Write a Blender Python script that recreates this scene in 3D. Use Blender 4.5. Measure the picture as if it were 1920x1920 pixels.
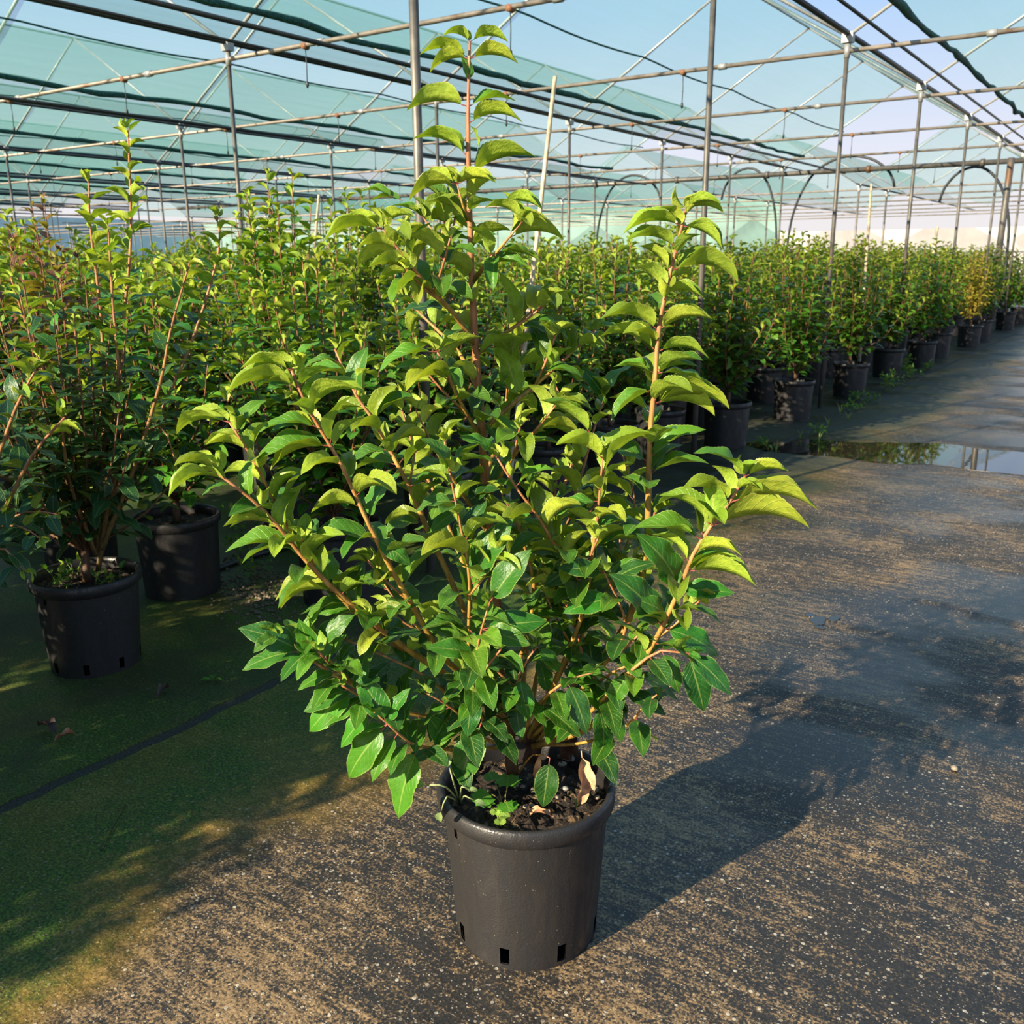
import bpy, math, random
import numpy as np
from mathutils import Vector, Matrix

for o in list(bpy.data.objects):
    bpy.data.objects.remove(o, do_unlink=True)
scene = bpy.context.scene
COL = scene.collection
rng = random.Random(11)
R = math.radians

# ------------------------------------------------------------------ camera
# World: +Y runs along the pot rows, +X across the aisle, metres.
F_PX = 1770.0
CAM_H = 1.5
PITCH, YAW, ROLL = R(14.9), R(34.4), R(0.4)
fwd = Vector((-math.sin(YAW) * math.cos(PITCH), math.cos(YAW) * math.cos(PITCH), -math.sin(PITCH)))
right0 = Vector((math.cos(YAW), math.sin(YAW), 0))
up0 = right0.cross(fwd)
right = right0 * math.cos(ROLL) - up0 * math.sin(ROLL)
up = up0 * math.cos(ROLL) + right0 * math.sin(ROLL)
CAM = Vector((0, 0, CAM_H))
cam_data = bpy.data.cameras.new('camera')
cam_data.sensor_width = 36.0
cam_data.lens = 36.0 * F_PX / 1920.0
cam_data.clip_start = 0.05
cam_data.clip_end = 400
cam_data.dof.use_dof = True
cam_data.dof.focus_distance = 2.1
cam_data.dof.aperture_fstop = 9.0
cam = bpy.data.objects.new('camera', cam_data)
COL.objects.link(cam)
m = Matrix((right, up, -fwd)).transposed().to_4x4()
m.translation = CAM
cam.matrix_world = m
scene.camera = cam

# ------------------------------------------------------------------ world and sun
SUN_AZ = R(15.0)      # light travels towards +Y, turned a little to +X
SUN_EL = R(24.0)
world = bpy.data.worlds.new('sky')
scene.world = world
world.use_nodes = True
wn, wl = world.node_tree.nodes, world.node_tree.links
wn.clear()
w_out = wn.new('ShaderNodeOutputWorld')
w_bg = wn.new('ShaderNodeBackground')
w_tc = wn.new('ShaderNodeTexCoord')
w_sep = wn.new('ShaderNodeSeparateXYZ')
w_ramp = wn.new('ShaderNodeValToRGB')
w_ramp.color_ramp.elements[0].position = 0.0
w_ramp.color_ramp.elements[0].color = (0.93, 0.86, 0.82, 1)
w_ramp.color_ramp.elements[1].position = 1.0
w_ramp.color_ramp.elements[1].color = (0.12, 0.27, 0.62, 1)
for p_, c_ in ((0.10, (0.80, 0.83, 0.95)), (0.22, (0.48, 0.68, 0.98)), (0.42, (0.30, 0.52, 0.93))):
    e_ = w_ramp.color_ramp.elements.new(p_)
    e_.color = (*c_, 1)
wl.new(w_tc.outputs['Generated'], w_sep.inputs[0])
wl.new(w_sep.outputs['Z'], w_ramp.inputs[0])
wl.new(w_ramp.outputs[0], w_bg.inputs[0])
w_bg.inputs[1].default_value = 0.95
wl.new(w_bg.outputs[0], w_out.inputs[0])

sun_data = bpy.data.lights.new('sun', 'SUN')
sun_data.energy = 12.5
sun_data.color = (1.0, 0.86, 0.64)
sun_data.angle = R(0.55)
sun = bpy.data.objects.new('sun', sun_data)
COL.objects.link(sun)
sdir = Vector((math.sin(SUN_AZ) * math.cos(SUN_EL), math.cos(SUN_AZ) * math.cos(SUN_EL), -math.sin(SUN_EL)))
sun.rotation_euler = sdir.to_track_quat('-Z', 'Y').to_euler()
sun.location = (-6, -20, 12)

vs = scene.view_settings
vs.view_transform = 'Standard'
vs.look = 'None'
vs.gamma = 1.0
vs.use_curve_mapping = False
vs.exposure = 0.08

# ------------------------------------------------------------------ helpers: photo rays, used to find real positions
dh = Vector((-math.sin(YAW), math.cos(YAW), 0))
def ray(px, py):
    return fwd + right * ((px - 960) / F_PX) - up * ((py - 960) / F_PX)
def at_ground(px, py, z=0.0):
    d = ray(px, py)
    return CAM + d * ((z - CAM_H) / d.z)
def at_depth(px, py, D):
    d = ray(px, py)
    return CAM + d * (D / d.dot(dh))
def to_px(p):
    q = Vector(p) - CAM
    z = q.dot(fwd)
    return 960 + F_PX * q.dot(right) / z, 960 - F_PX * q.dot(up) / z

# ------------------------------------------------------------------ helpers: objects
def link(o, parent=None):
    COL.objects.link(o)
    if parent is not None:
        o.parent = parent
    return o
def tag(o, label=None, cat=None, group=None, kind=None):
    if label: o['label'] = label
    if cat: o['category'] = cat
    if group: o['group'] = group
    if kind: o['kind'] = kind
    return o
def thing(name, label, cat, loc=(0, 0, 0), rz=0.0, group=None):
    o = bpy.data.objects.new(name, None)
    o.empty_display_size = 0.1
    link(o)
    o.location = loc
    o.rotation_euler = (0, 0, rz)
    return tag(o, label, cat, group)

class MB:
    """collects vertices, faces, per-vertex colour, uv and material index for one mesh"""
    def __init__(self):
        self.v, self.f, self.c, self.uv, self.mi = [], [], [], [], []
    def add(self, v, f, col=(1, 1, 1), uv=None, mi=0):
        n = len(self.v)
        self.v.extend(v)
        self.f.extend([tuple(i + n for i in q) for q in f])
        if col is None or not hasattr(col[0], '__len__'):
            col = [col or (1, 1, 1)] * len(v)
        self.c.extend(col)
        self.uv.extend(uv if uv is not None else [(0.0, 0.0)] * len(v))
        if hasattr(mi, '__len__'): self.mi.extend(mi)
        else: self.mi.extend([mi] * len(f))
    def mesh(self, name, mats, smooth=True):
        me = bpy.data.meshes.new(name)
        me.from_pydata([tuple(p) for p in self.v], [], self.f)
        a = me.attributes.new('col', 'FLOAT_COLOR', 'POINT')
        c = np.ones((len(self.v), 4), dtype=np.float32)
        c[:, :3] = np.array([tuple(x)[:3] for x in self.c], dtype=np.float32)
        a.data.foreach_set('color', c.ravel())
        b = me.attributes.new('luv', 'FLOAT_VECTOR', 'POINT')
        u = np.zeros((len(self.v), 3), dtype=np.float32)
        u[:, :2] = np.array(self.uv, dtype=np.float32)
        b.data.foreach_set('vector', u.ravel())
        for mt in mats: me.materials.append(mt)
        me.polygons.foreach_set('material_index', np.array(self.mi, dtype=np.int32))
        me.polygons.foreach_set('use_smooth', np.full(len(self.f), smooth))
        me.update()
        return me
    def build(self, name, mats, parent=None, smooth=True):
        if not isinstance(mats, (list, tuple)): mats = [mats]
        return link(bpy.data.objects.new(name, self.mesh(name, mats, smooth)), parent)

def obj(name, me, parent=None, loc=None):
    o = bpy.data.objects.new(name, me)
    link(o, parent)
    if loc is not None: o.location = loc
    return o

def smooth_line(pts, rad, step=0.04):
    """Catmull-Rom through pts with interpolated radii"""
    P = [Vector(p) for p in pts]
    out, rr = [], []
    for i in range(len(P) - 1):
        p0 = P[max(i - 1, 0)]; p1 = P[i]; p2 = P[i + 1]; p3 = P[min(i + 2, len(P) - 1)]
        n = max(1, int((p2 - p1).length / step))
        for k in range(n):
            t = k / n
            out.append(0.5 * ((2 * p1) + (p2 - p0) * t + (2 * p0 - 5 * p1 + 4 * p2 - p3) * t * t
                              + (3 * p1 - p0 - 3 * p2 + p3) * t ** 3))
            rr.append(rad[i] * (1 - t) + rad[i + 1] * t)
    out.append(P[-1]); rr.append(rad[-1])
    return out, rr

def tube(mb, pts, rad, sides=6, col=None, cap=True, mi=0):
    """tube along pts; rad number or list; col colour or list per point"""
    pts = [Vector(p) for p in pts]
    n = len(pts)
    if not hasattr(rad, '__len__'): rad = [rad] * n
    V, Cc = [], []
    t0 = (pts[1] - pts[0]).normalized()
    ref = Vector((0, 0, 1)) if abs(t0.z) < 0.9 else Vector((1, 0, 0))
    nrm = t0.cross(ref).normalized()
    for i in range(n):
        t = (pts[min(i + 1, n - 1)] - pts[max(i - 1, 0)])
        t = t.normalized() if t.length > 1e-9 else t0
        nrm = (nrm - t * nrm.dot(t))
        nrm = nrm.normalized() if nrm.length > 1e-6 else t.orthogonal().normalized()
        b = t.cross(nrm)
        c = (col[i] if (col is not None and hasattr(col[0], '__len__')) else (col or (1, 1, 1)))
        for k in range(sides):
            a = 2 * math.pi * k / sides
            V.append(pts[i] + (nrm * math.cos(a) + b * math.sin(a)) * rad[i])
            Cc.append(c)
    Fc = []
    for i in range(n - 1):
        for k in range(sides):
            k2 = (k + 1) % sides
            Fc.append((i * sides + k, i * sides + k2, (i + 1) * sides + k2, (i + 1) * sides + k))
    if cap:
        Fc.append(tuple(reversed(range(sides))))
        Fc.append(tuple((n - 1) * sides + k for k in range(sides)))
    mb.add(V, Fc, Cc, None, mi)

def box(mb, x0, x1, y0, y1, z0, z1, col=(1, 1, 1), mi=0):
    V = [(x, y, z) for x in (x0, x1) for y in (y0, y1) for z in (z0, z1)]
    Fc = [(0, 1, 3, 2), (4, 6, 7, 5), (0, 4, 5, 1), (2, 3, 7, 6), (0, 2, 6, 4), (1, 5, 7, 3)]
    mb.add(V, Fc, col, None, mi)

def lathe(mb, prof, seg, col=(1, 1, 1), holes=(), mi=0):
    """prof: list of (r, z); holes: (row index, first segment, last segment) whose quads are left out"""
    V = [(r * math.cos(2 * math.pi * k / seg), r * math.sin(2 * math.pi * k / seg), z) for r, z in prof for k in range(seg)]
    gone = {(i, k % seg) for i, a, b in holes for k in range(a, b)}
    Fc = []
    for i in range(len(prof) - 1):
        for k in range(seg):
            if (i, k) in gone: continue
            k2 = (k + 1) % seg
            Fc.append((i * seg + k, i * seg + k2, (i + 1) * seg + k2, (i + 1) * seg + k))
    mb.add(V, Fc, col, None, mi)

# ------------------------------------------------------------------ materials
def new_mat(name):
    mt = bpy.data.materials.new(name)
    mt.use_nodes = True
    nt = mt.node_tree
    nt.nodes.clear()
    return mt, nt.nodes, nt.links
class NG:
    def __init__(self, name):
        self.mt, self.n, self.l = new_mat(name)
        self.out = self.n.new('ShaderNodeOutputMaterial')
    def node(self, t, **kw):
        nd = self.n.new(t)
        for k, v in kw.items(): setattr(nd, k, v)
        return nd
    def put(self, sock, v):
        if isinstance(v, bpy.types.NodeSocket): self.l.new(v, sock)
        elif v is not None:
            if hasattr(v, '__len__') and len(v) == 3 and sock.type == 'RGBA': v = (*v, 1)
            sock.default_value = v
    def math(self, op, a, b=None, c=None, clamp=False):
        nd = self.node('ShaderNodeMath', operation=op, use_clamp=clamp)
        self.put(nd.inputs[0], a)
        if b is not None: self.put(nd.inputs[1], b)
        if c is not None: self.put(nd.inputs[2], c)
        return nd.outputs[0]
    def mix(self, f, a, b, blend='MIX'):
        nd = self.node('ShaderNodeMix', data_type='RGBA', blend_type=blend)
        self.put(nd.inputs[0], f); self.put(nd.inputs[6], a); self.put(nd.inputs[7], b)
        return nd.outputs[2]
    def mapr(self, v, a, b, c=0.0, d=1.0, smooth=True):
        nd = self.node('ShaderNodeMapRange', interpolation_type='SMOOTHSTEP' if smooth else 'LINEAR')
        self.put(nd.inputs[0], v)
        for i, x in enumerate((a, b, c, d)): self.put(nd.inputs[i + 1], x)
        return nd.outputs[0]
    def noise(self, vec, scale, detail=3.0, rough=0.5, dist=0.0):
        nd = self.node('ShaderNodeTexNoise')
        if vec is not None: self.put(nd.inputs['Vector'], vec)
        self.put(nd.inputs['Scale'], scale); self.put(nd.inputs['Detail'], detail)
        self.put(nd.inputs['Roughness'], rough); self.put(nd.inputs['Distortion'], dist)
        return nd.outputs[0]
    def voronoi(self, vec, scale, feature='F1'):
        nd = self.node('ShaderNodeTexVoronoi', feature=feature)
        if vec is not None: self.put(nd.inputs['Vector'], vec)
        self.put(nd.inputs['Scale'], scale)
        return nd
    def scaled(self, vec, s):
        nd = self.node('ShaderNodeVectorMath', operation='MULTIPLY')
        self.put(nd.inputs[0], vec); self.put(nd.inputs[1], s)
        return nd.outputs[0]
    def attr(self, name):
        return self.node('ShaderNodeAttribute', attribute_name=name)
    def bump(self, h, strength, dist=0.01):
        nd = self.node('ShaderNodeBump')
        self.put(nd.inputs['Strength'], strength); self.put(nd.inputs['Distance'], dist); self.put(nd.inputs['Height'], h)
        return nd.outputs[0]
    def bsdf(self, col, rough, metal=0.0, spec=0.5, normal=None):
        nd = self.node('ShaderNodeBsdfPrincipled')
        self.put(nd.inputs['Base Color'], col); self.put(nd.inputs['Roughness'], rough)
        self.put(nd.inputs['Metallic'], metal); self.put(nd.inputs['Specular IOR Level'], spec)
        if normal is not None: self.l.new(normal, nd.inputs['Normal'])
        return nd
    def done(self, sh):
        self.l.new(sh, self.out.inputs[0])
        return self.mt

def simple(name, col, rough=0.6, metal=0.0, var=0.25, scale=14.0, spec=0.5, bump=0.0):
    g = NG(name)
    tc = g.node('ShaderNodeTexCoord').outputs['Object']
    n = g.noise(tc, scale, 4)
    c = g.mix(g.mapr(n, 0.3, 0.7), [x * (1 - var) for x in col], [min(1, x * (1 + var)) for x in col])
    b = g.bsdf(c, rough, metal, spec, g.bump(n, bump) if bump else None)
    return g.done(b.outputs[0])

def mat_leaf(name):
    g = NG(name)
    col = g.attr('col').outputs['Color']
    sep = g.node('ShaderNodeSeparateXYZ')
    g.l.new(g.attr('luv').outputs['Vector'], sep.inputs[0])
    t, s = sep.outputs[0], sep.outputs[1]
    sa = g.math('ABSOLUTE', s)
    rnd = g.node('ShaderNodeObjectInfo').outputs['Random']
    geo = g.node('ShaderNodeNewGeometry')
    lv = g.node('ShaderNodeVectorMath', operation='ADD')
    g.l.new(g.scaled(g.attr('luv').outputs['Vector'], (1.0, 0.42, 0.0)), lv.inputs[0])
    cb = g.node('ShaderNodeCombineXYZ'); g.l.new(rnd, cb.inputs[2]); g.l.new(cb.outputs[0], lv.inputs[1])
    blot = g.noise(lv.outputs[0], 11.0, 3)
    # individual tint
    hsv = g.node('ShaderNodeHueSaturation')
    g.put(hsv.inputs['Hue'], g.mapr(rnd, 0, 1, 0.488, 0.508, False))
    g.put(hsv.inputs['Value'], g.mapr(g.math('FRACT', g.math('MULTIPLY', rnd, 7.31)), 0, 1, 0.82, 1.2, False))
    g.put(hsv.inputs['Color'], col)
    c = hsv.outputs[0]
    c = g.mix(g.mapr(blot, 0.35, 0.75), c, g.mix(1.0, c, (0.78, 0.86, 0.8), 'MULTIPLY'))
    # midrib, side veins, pale margin
    rib = g.mapr(sa, 0.03, 0.075, 1.0, 0.0)
    ph = g.math('SUBTRACT', g.math('MULTIPLY', t, 9.0), g.math('MULTIPLY', sa, 2.2))
    vein = g.mapr(g.math('ABSOLUTE', g.math('SUBTRACT', g.math('FRACT', ph), 0.5)), 0.0, 0.07, 0.35, 0.0)
    edge = g.mapr(sa, 0.91, 0.985, 0.0, 0.9)
    pale = g.mix(0.55, c, (0.34, 0.42, 0.10))
    lines = g.math('MAXIMUM', g.math('MAXIMUM', g.math('MULTIPLY', rib, 0.7), vein), edge)
    upper = g.mix(lines, c, pale)
    # the underside is paler, matter and yellower
    under = g.mix(0.50, g.mix(1.0, c, (1.65, 1.5, 1.1), 'MULTIPLY'), (0.35, 0.45, 0.06))
    under = g.mix(g.math('MULTIPLY', g.mapr(blot, 0.42, 0.66), 0.45), under, g.mix(1.0, under, (0.55, 0.66, 0.5), 'MULTIPLY'))
    under = g.mix(g.math('MULTIPLY', g.math('MAXIMUM', edge, vein), 0.6), under, (0.50, 0.52, 0.16))
    under = g.mix(g.math('MULTIPLY', rib, 0.6), under, (0.42, 0.42, 0.16))
    base = g.mix(geo.outputs['Backfacing'], upper, under)
    quilt = g.math('ADD', g.math('MULTIPLY', blot, 0.6), g.math('MULTIPLY', vein, -0.5))
    bmp = g.bump(quilt, 0.55, 0.005)
    rough = g.math('ADD', g.math('MULTIPLY', geo.outputs['Backfacing'], 0.15), 0.38)
    b = g.bsdf(base, rough, 0, 0.36, bmp)
    tr = g.node('ShaderNodeBsdfTranslucent')
    g.put(tr.inputs['Color'], g.mix(1.0, base, (1.5, 1.55, 0.5), 'MULTIPLY'))
    mx = g.node('ShaderNodeMixShader')
    g.put(mx.inputs[0], 0.22)
    g.l.new(b.outputs[0], mx.inputs[1]); g.l.new(tr.outputs[0], mx.inputs[2])
    return g.done(mx.outputs[0])

def mat_bark(name, rough=0.5):
    g = NG(name)
    c = g.attr('col').outputs['Color']
    tc = g.node('ShaderNodeTexCoord').outputs['Object']
    n = g.noise(g.scaled(tc, (90, 90, 22)), 1.0, 4)
    c2 = g.mix(g.mapr(n, 0.35, 0.7), g.mix(1.0, c, (0.7, 0.65, 0.6), 'MULTIPLY'), g.mix(1.0, c, (1.2, 1.2, 1.15), 'MULTIPLY'))
    return g.done(g.bsdf(c2, rough, 0, 0.35, g.bump(n, 0.4, 0.003)).outputs[0])

def mat_pot(name):
    g = NG(name)
    tc = g.node('ShaderNodeTexCoord').outputs['Object']
    n = g.noise(g.scaled(tc, (26, 26, 7)), 1.0, 5, 0.6, 0.6)
    grain = g.noise(tc, 260.0, 2)
    spots = g.voronoi(tc, 85.0)
    dot = g.mapr(spots.outputs['Distance'], 0.05, 0.10, 1.0, 0.0)
    keep = g.mapr(g.noise(tc, 17.0, 2), 0.46, 0.56)
    dirt = g.math('MULTIPLY', dot, keep)
    c = g.mix(g.mapr(n, 0.35, 0.68), (0.011, 0.011, 0.012), (0.026, 0.024, 0.023))
    c = g.mix(dirt, c, (0.24, 0.20, 0.14))
    wet = g.mapr(n, 0.42, 0.58)
    rough = g.math('SUBTRACT', 0.58, g.math('MULTIPLY', wet, 0.26))
    h = g.math('ADD', g.math('MULTIPLY', n, 0.5), g.math('MULTIPLY', grain, 0.35))
    return g.done(g.bsdf(c, rough, 0, 0.5, g.bump(h, 0.5, 0.005)).outputs[0])

def mat_soil(name):
    g = NG(name)
    tc = g.node('ShaderNodeTexCoord').outputs['Object']
    n = g.noise(tc, 120.0, 4, 0.7)
    c = g.mix(g.mapr(n, 0.4, 0.7), (0.010, 0.007, 0.005), (0.07, 0.042, 0.024))
    chips = g.voronoi(tc, 95.0)
    k = g.mapr(g.node('ShaderNodeSeparateColor').outputs[0], 0, 1)
    sp = g.node('ShaderNodeSeparateColor')
    g.l.new(chips.outputs['Color'], sp.inputs[0])
    c = g.mix(g.mapr(sp.outputs[0], 0.86, 0.92), c, (0.19, 0.12, 0.06))
    return g.done(g.bsdf(c, 0.75, 0, 0.4, g.bump(n, 0.8, 0.01)).outputs[0])

def mat_steel(name, a, b, rough=0.5, metal=0.35):
    g = NG(name)
    tc = g.node('ShaderNodeTexCoord').outputs['Object']
    n = g.noise(tc, 6.0, 5, 0.65)
    r = g.mapr(g.noise(tc, 2.3, 4), 0.56, 0.68)
    c = g.mix(g.mapr(n, 0.3, 0.7), a, b)
    c = g.mix(g.math('MULTIPLY', r, 0.75), c, (0.20, 0.10, 0.045))
    return g.done(g.bsdf(c, rough, metal, 0.5, g.bump(n, 0.15, 0.004)).outputs[0])

def mat_net(name, alpha):
    """woven green shade cloth: part of the light goes straight through its holes"""
    g = NG(name)
    pos = g.node('ShaderNodeNewGeometry').outputs['Position']
    w = g.noise(g.scaled(pos, (9.0, 0.05, 9.0)), 1.0, 3, 0.7)
    fold = g.noise(g.scaled(pos, (1.3, 0.35, 1.3)), 1.0, 2)
    a = g.math('ADD', alpha, g.math('MULTIPLY', g.math('SUBTRACT', w, 0.5), 0.20))
    a = g.math('ADD', a, g.math('MULTIPLY', g.math('SUBTRACT', fold, 0.5), 0.10), clamp=True)
    c = (0.16, 0.37, 0.31)
    df = g.node('ShaderNodeBsdfDiffuse'); g.put(df.inputs[0], c)
    tr = g.node('ShaderNodeBsdfTranslucent'); g.put(tr.inputs[0], (0.21, 0.48, 0.41))
    m1 = g.node('ShaderNodeMixShader'); g.put(m1.inputs[0], 0.62)
    g.l.new(df.outputs[0], m1.inputs[1]); g.l.new(tr.outputs[0], m1.inputs[2])
    tp = g.node('ShaderNodeBsdfTransparent')
    m2 = g.node('ShaderNodeMixShader'); g.put(m2.inputs[0], a)
    g.l.new(tp.outputs[0], m2.inputs[1]); g.l.new(m1.outputs[0], m2.inputs[2])
    return g.done(m2.outputs[0])

def mat_ground(name, bed=False):
    g = NG(name)
    pos = g.node('ShaderNodeNewGeometry').outputs['Position']
    sp = g.node('ShaderNodeSeparateXYZ'); g.l.new(pos, sp.inputs[0])
    X, Y = sp.outputs[0], sp.outputs[1]
    streak = g.noise(g.scaled(pos, (6.0, 42.0, 1.0)), 1.0, 4, 0.6, 0.25)     # brush marks across the aisle
    patch = g.noise(pos, 1.7, 4, 0.55)
    fine = g.noise(pos, 130.0, 3, 0.65)
    mid = g.noise(pos, 28.0, 3, 0.6)
    # dry crust: tan where streaks, patches and grain agree
    dry = g.math('ADD', g.math('ADD', g.math('MULTIPLY', streak, 0.55), g.math('MULTIPLY', fine, 1.0)),
                 g.math('ADD', g.math('MULTIPLY', patch, 0.65), g.math('MULTIPLY', mid, 0.45)))
    dry = g.mapr(g.math('SUBTRACT', dry, g.mapr(X, -1.4, 0.4, 0.0, 0.06)), 1.27, 1.53)
    c = g.mix(dry, (0.020, 0.018, 0.016), (0.25, 0.165, 0.080))
    # pebbles showing in the worn surface
    v1 = g.voronoi(pos, 62.0)
    s1 = g.node('ShaderNodeSeparateColor'); g.l.new(v1.outputs['Color'], s1.inputs[0])
    peb = g.math('MULTIPLY', g.mapr(v1.outputs['Distance'], 0.22, 0.34, 1.0, 0.0), g.mapr(s1.outputs[0], 0.80, 0.84))
    v2 = g.voronoi(pos, 150.0)
    s2 = g.node('ShaderNodeSeparateColor'); g.l.new(v2.outputs['Color'], s2.inputs[0])
    peb2 = g.math('MULTIPLY', g.mapr(v2.outputs['Distance'], 0.25, 0.40, 1.0, 0.0), g.mapr(s2.outputs[1], 0.78, 0.82))
    pebs = g.math('MAXIMUM', peb, g.math('MULTIPLY', peb2, 0.8))
    c = g.mix(g.math('MULTIPLY', pebs, 0.8), c, g.mix(s1.outputs[2], (0.30, 0.24, 0.16), (0.46, 0.42, 0.34)))
    # moss spreads from the pot bed, ochre along its margin paints in sunlit moss
    wob = g.math('MULTIPLY', g.math('SUBTRACT', g.noise(pos, 1.3, 4, 0.6), 0.5), 1.1)
    xm = g.math('ADD', X, wob)
    ochre = g.math('MULTIPLY', g.mapr(xm, -1.58, -1.88), g.mapr(Y, 2.6, 5.0, 1.0, 0.35))
    moss = g.mapr(g.math('ADD', xm, g.math('MULTIPLY', g.math('SUBTRACT', mid, 0.5), 0.6)), -1.74, -2.10)
    c = g.mix(g.math('MULTIPLY', ochre, 0.62), c, g.mix(mid, (0.13, 0.075, 0.005), (0.30, 0.19, 0.015)))
    mcol = g.mix(g.mapr(fine, 0.35, 0.65), (0.010, 0.026, 0.002), (0.062, 0.125, 0.006))
    thin = g.mapr(g.noise(pos, 3.1, 4, 0.6), 0.36, 0.58, 0.65, 1.0)
    far = g.mapr(Y, 4.5, 7.5, 1.0, 0.45)
    mm = g.math('MULTIPLY', g.math('MULTIPLY', moss, thin), g.math('MULTIPLY', far, g.math('SUBTRACT', 1.0, g.math('MULTIPLY', pebs, 0.55))))
    c = g.mix(mm, c, mcol)
    vg = g.voronoi(pos, 210.0)
    sg = g.node('ShaderNodeSeparateColor'); g.l.new(vg.outputs['Color'], sg.inputs[0])
    gr = g.node('ShaderNodeCombineColor')
    gv = g.mapr(sg.outputs[0], 0.0, 1.0, 0.62, 1.42, False)
    for q in range(3): g.l.new(gv, gr.inputs[q])
    c = g.mix(1.0, c, gr.outputs[0], 'MULTIPLY')
    c = g.mix(g.math('MULTIPLY', g.math('MULTIPLY', peb2, mm), 0.5), c, (0.26, 0.25, 0.16))
    # soaked dark ground along the foot of the aisle row
    soak = g.math('MULTIPLY', g.mapr(xm, -1.75, -2.15), g.mapr(Y, 3.5, 5.5))
    c = g.mix(g.math('MULTIPLY', soak, 0.8), c, (0.020, 0.022, 0.014))
    if bed:
        dark = g.mapr(g.noise(pos, 2.2, 3), 0.40, 0.62)
        c = g.mix(g.math('MULTIPLY', dark, 0.6), c, (0.012, 0.012, 0.009))
    # wet film: smooth and dark where water stands
    wetn = g.noise(g.scaled(pos, (0.9, 1.5, 1.0)), 1.0, 4, 0.6, 0.4)
    wet = g.math('MULTIPLY', g.mapr(wetn, 0.40, 0.56), g.mapr(Y, 1.6, 3.4, 0.35, 1.0))
    wet = g.math('MULTIPLY', wet, g.math('SUBTRACT', 1.0, g.math('MULTIPLY', mm, 0.8)))
    c = g.mix(g.math('MULTIPLY', wet, 0.55), c, g.mix(1.0, c, (0.42, 0.44, 0.48), 'MULTIPLY'))
    rough = g.math('SUBTRACT', 0.62, g.math('MULTIPLY', wet, 0.38))
    hh = g.math('ADD', g.math('MULTIPLY', streak, 0.6), g.math('ADD', g.math('MULTIPLY', fine, 0.35), g.math('MULTIPLY', pebs, 0.4)))
    hh = g.math('MULTIPLY', hh, g.math('SUBTRACT', 1.0, g.math('MULTIPLY', wet, 0.55)))
    return g.done(g.bsdf(c, rough, 0, 0.55, g.bump(hh, 0.55, 0.008)).outputs[0])

def mat_water(name):
    g = NG(name)
    pos = g.node('ShaderNodeNewGeometry').outputs['Position']
    n = g.noise(g.scaled(pos, (3, 9, 1)), 1.0, 2)
    return g.done(g.bsdf((0.020, 0.017, 0.012), 0.02, 0, 0.9, g.bump(n, 0.02, 0.01)).outputs[0])

M = {}
M['leaf'] = mat_leaf('leaf_surface')
M['bark'] = mat_bark('bark')
M['pot'] = mat_pot('black_plastic')
M['soil'] = mat_soil('potting_soil')
M['post'] = mat_steel('post_steel', (0.085, 0.08, 0.07), (0.17, 0.155, 0.13))
M['bar'] = mat_steel('tie_bar_steel', (0.26, 0.22, 0.17), (0.42, 0.36, 0.29))
M['rafter'] = mat_steel('rafter_steel', (0.30, 0.31, 0.30), (0.48, 0.48, 0.46), 0.45, 0.3)
M['dark'] = simple('dark_pipe', (0.022, 0.026, 0.026), 0.45, 0, 0.3)
M['rope'] = simple('green_rope', (0.012, 0.10, 0.085), 0.7, 0, 0.4, 40)
M['net'] = mat_net('shade_net', 0.35)
M['roll'] = simple('rolled_net', (0.015, 0.085, 0.07), 0.8, 0, 0.5, 30)
M['ground'] = mat_ground('wet_concrete')
M['bed'] = mat_ground('mossy_concrete', True)
M['sub'] = simple('joint_grit', (0.032, 0.033, 0.024), 0.7, 0, 0.7, 160, bump=0.6)
M['water'] = mat_water('water')
M['stone'] = simple('pebble', (0.21, 0.17, 0.125), 0.6, 0, 0.35, 30)
M['stone_grey'] = simple('grey_pebble', (0.22, 0.22, 0.20), 0.6, 0, 0.3, 30)
M['cane'] = simple('cane', (0.52, 0.42, 0.27), 0.55, 0, 0.3, 22)
M['dead'] = simple('dry_leaf', (0.28, 0.12, 0.055), 0.7, 0, 0.45, 60)
M['dead_pale'] = simple('pale_dry_leaf', (0.50, 0.26, 0.13), 0.7, 0, 0.35, 60)
M['dead_dark'] = simple('dark_dry_leaf', (0.055, 0.028, 0.02), 0.6, 0, 0.45, 60)
M['grit'] = simple('grit', (0.11, 0.085, 0.055), 0.7, 0, 0.4, 60)
M['wall'] = simple('pale_plastic', (0.36, 0.34, 0.33), 0.7, 0, 0.06, 2)

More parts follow.
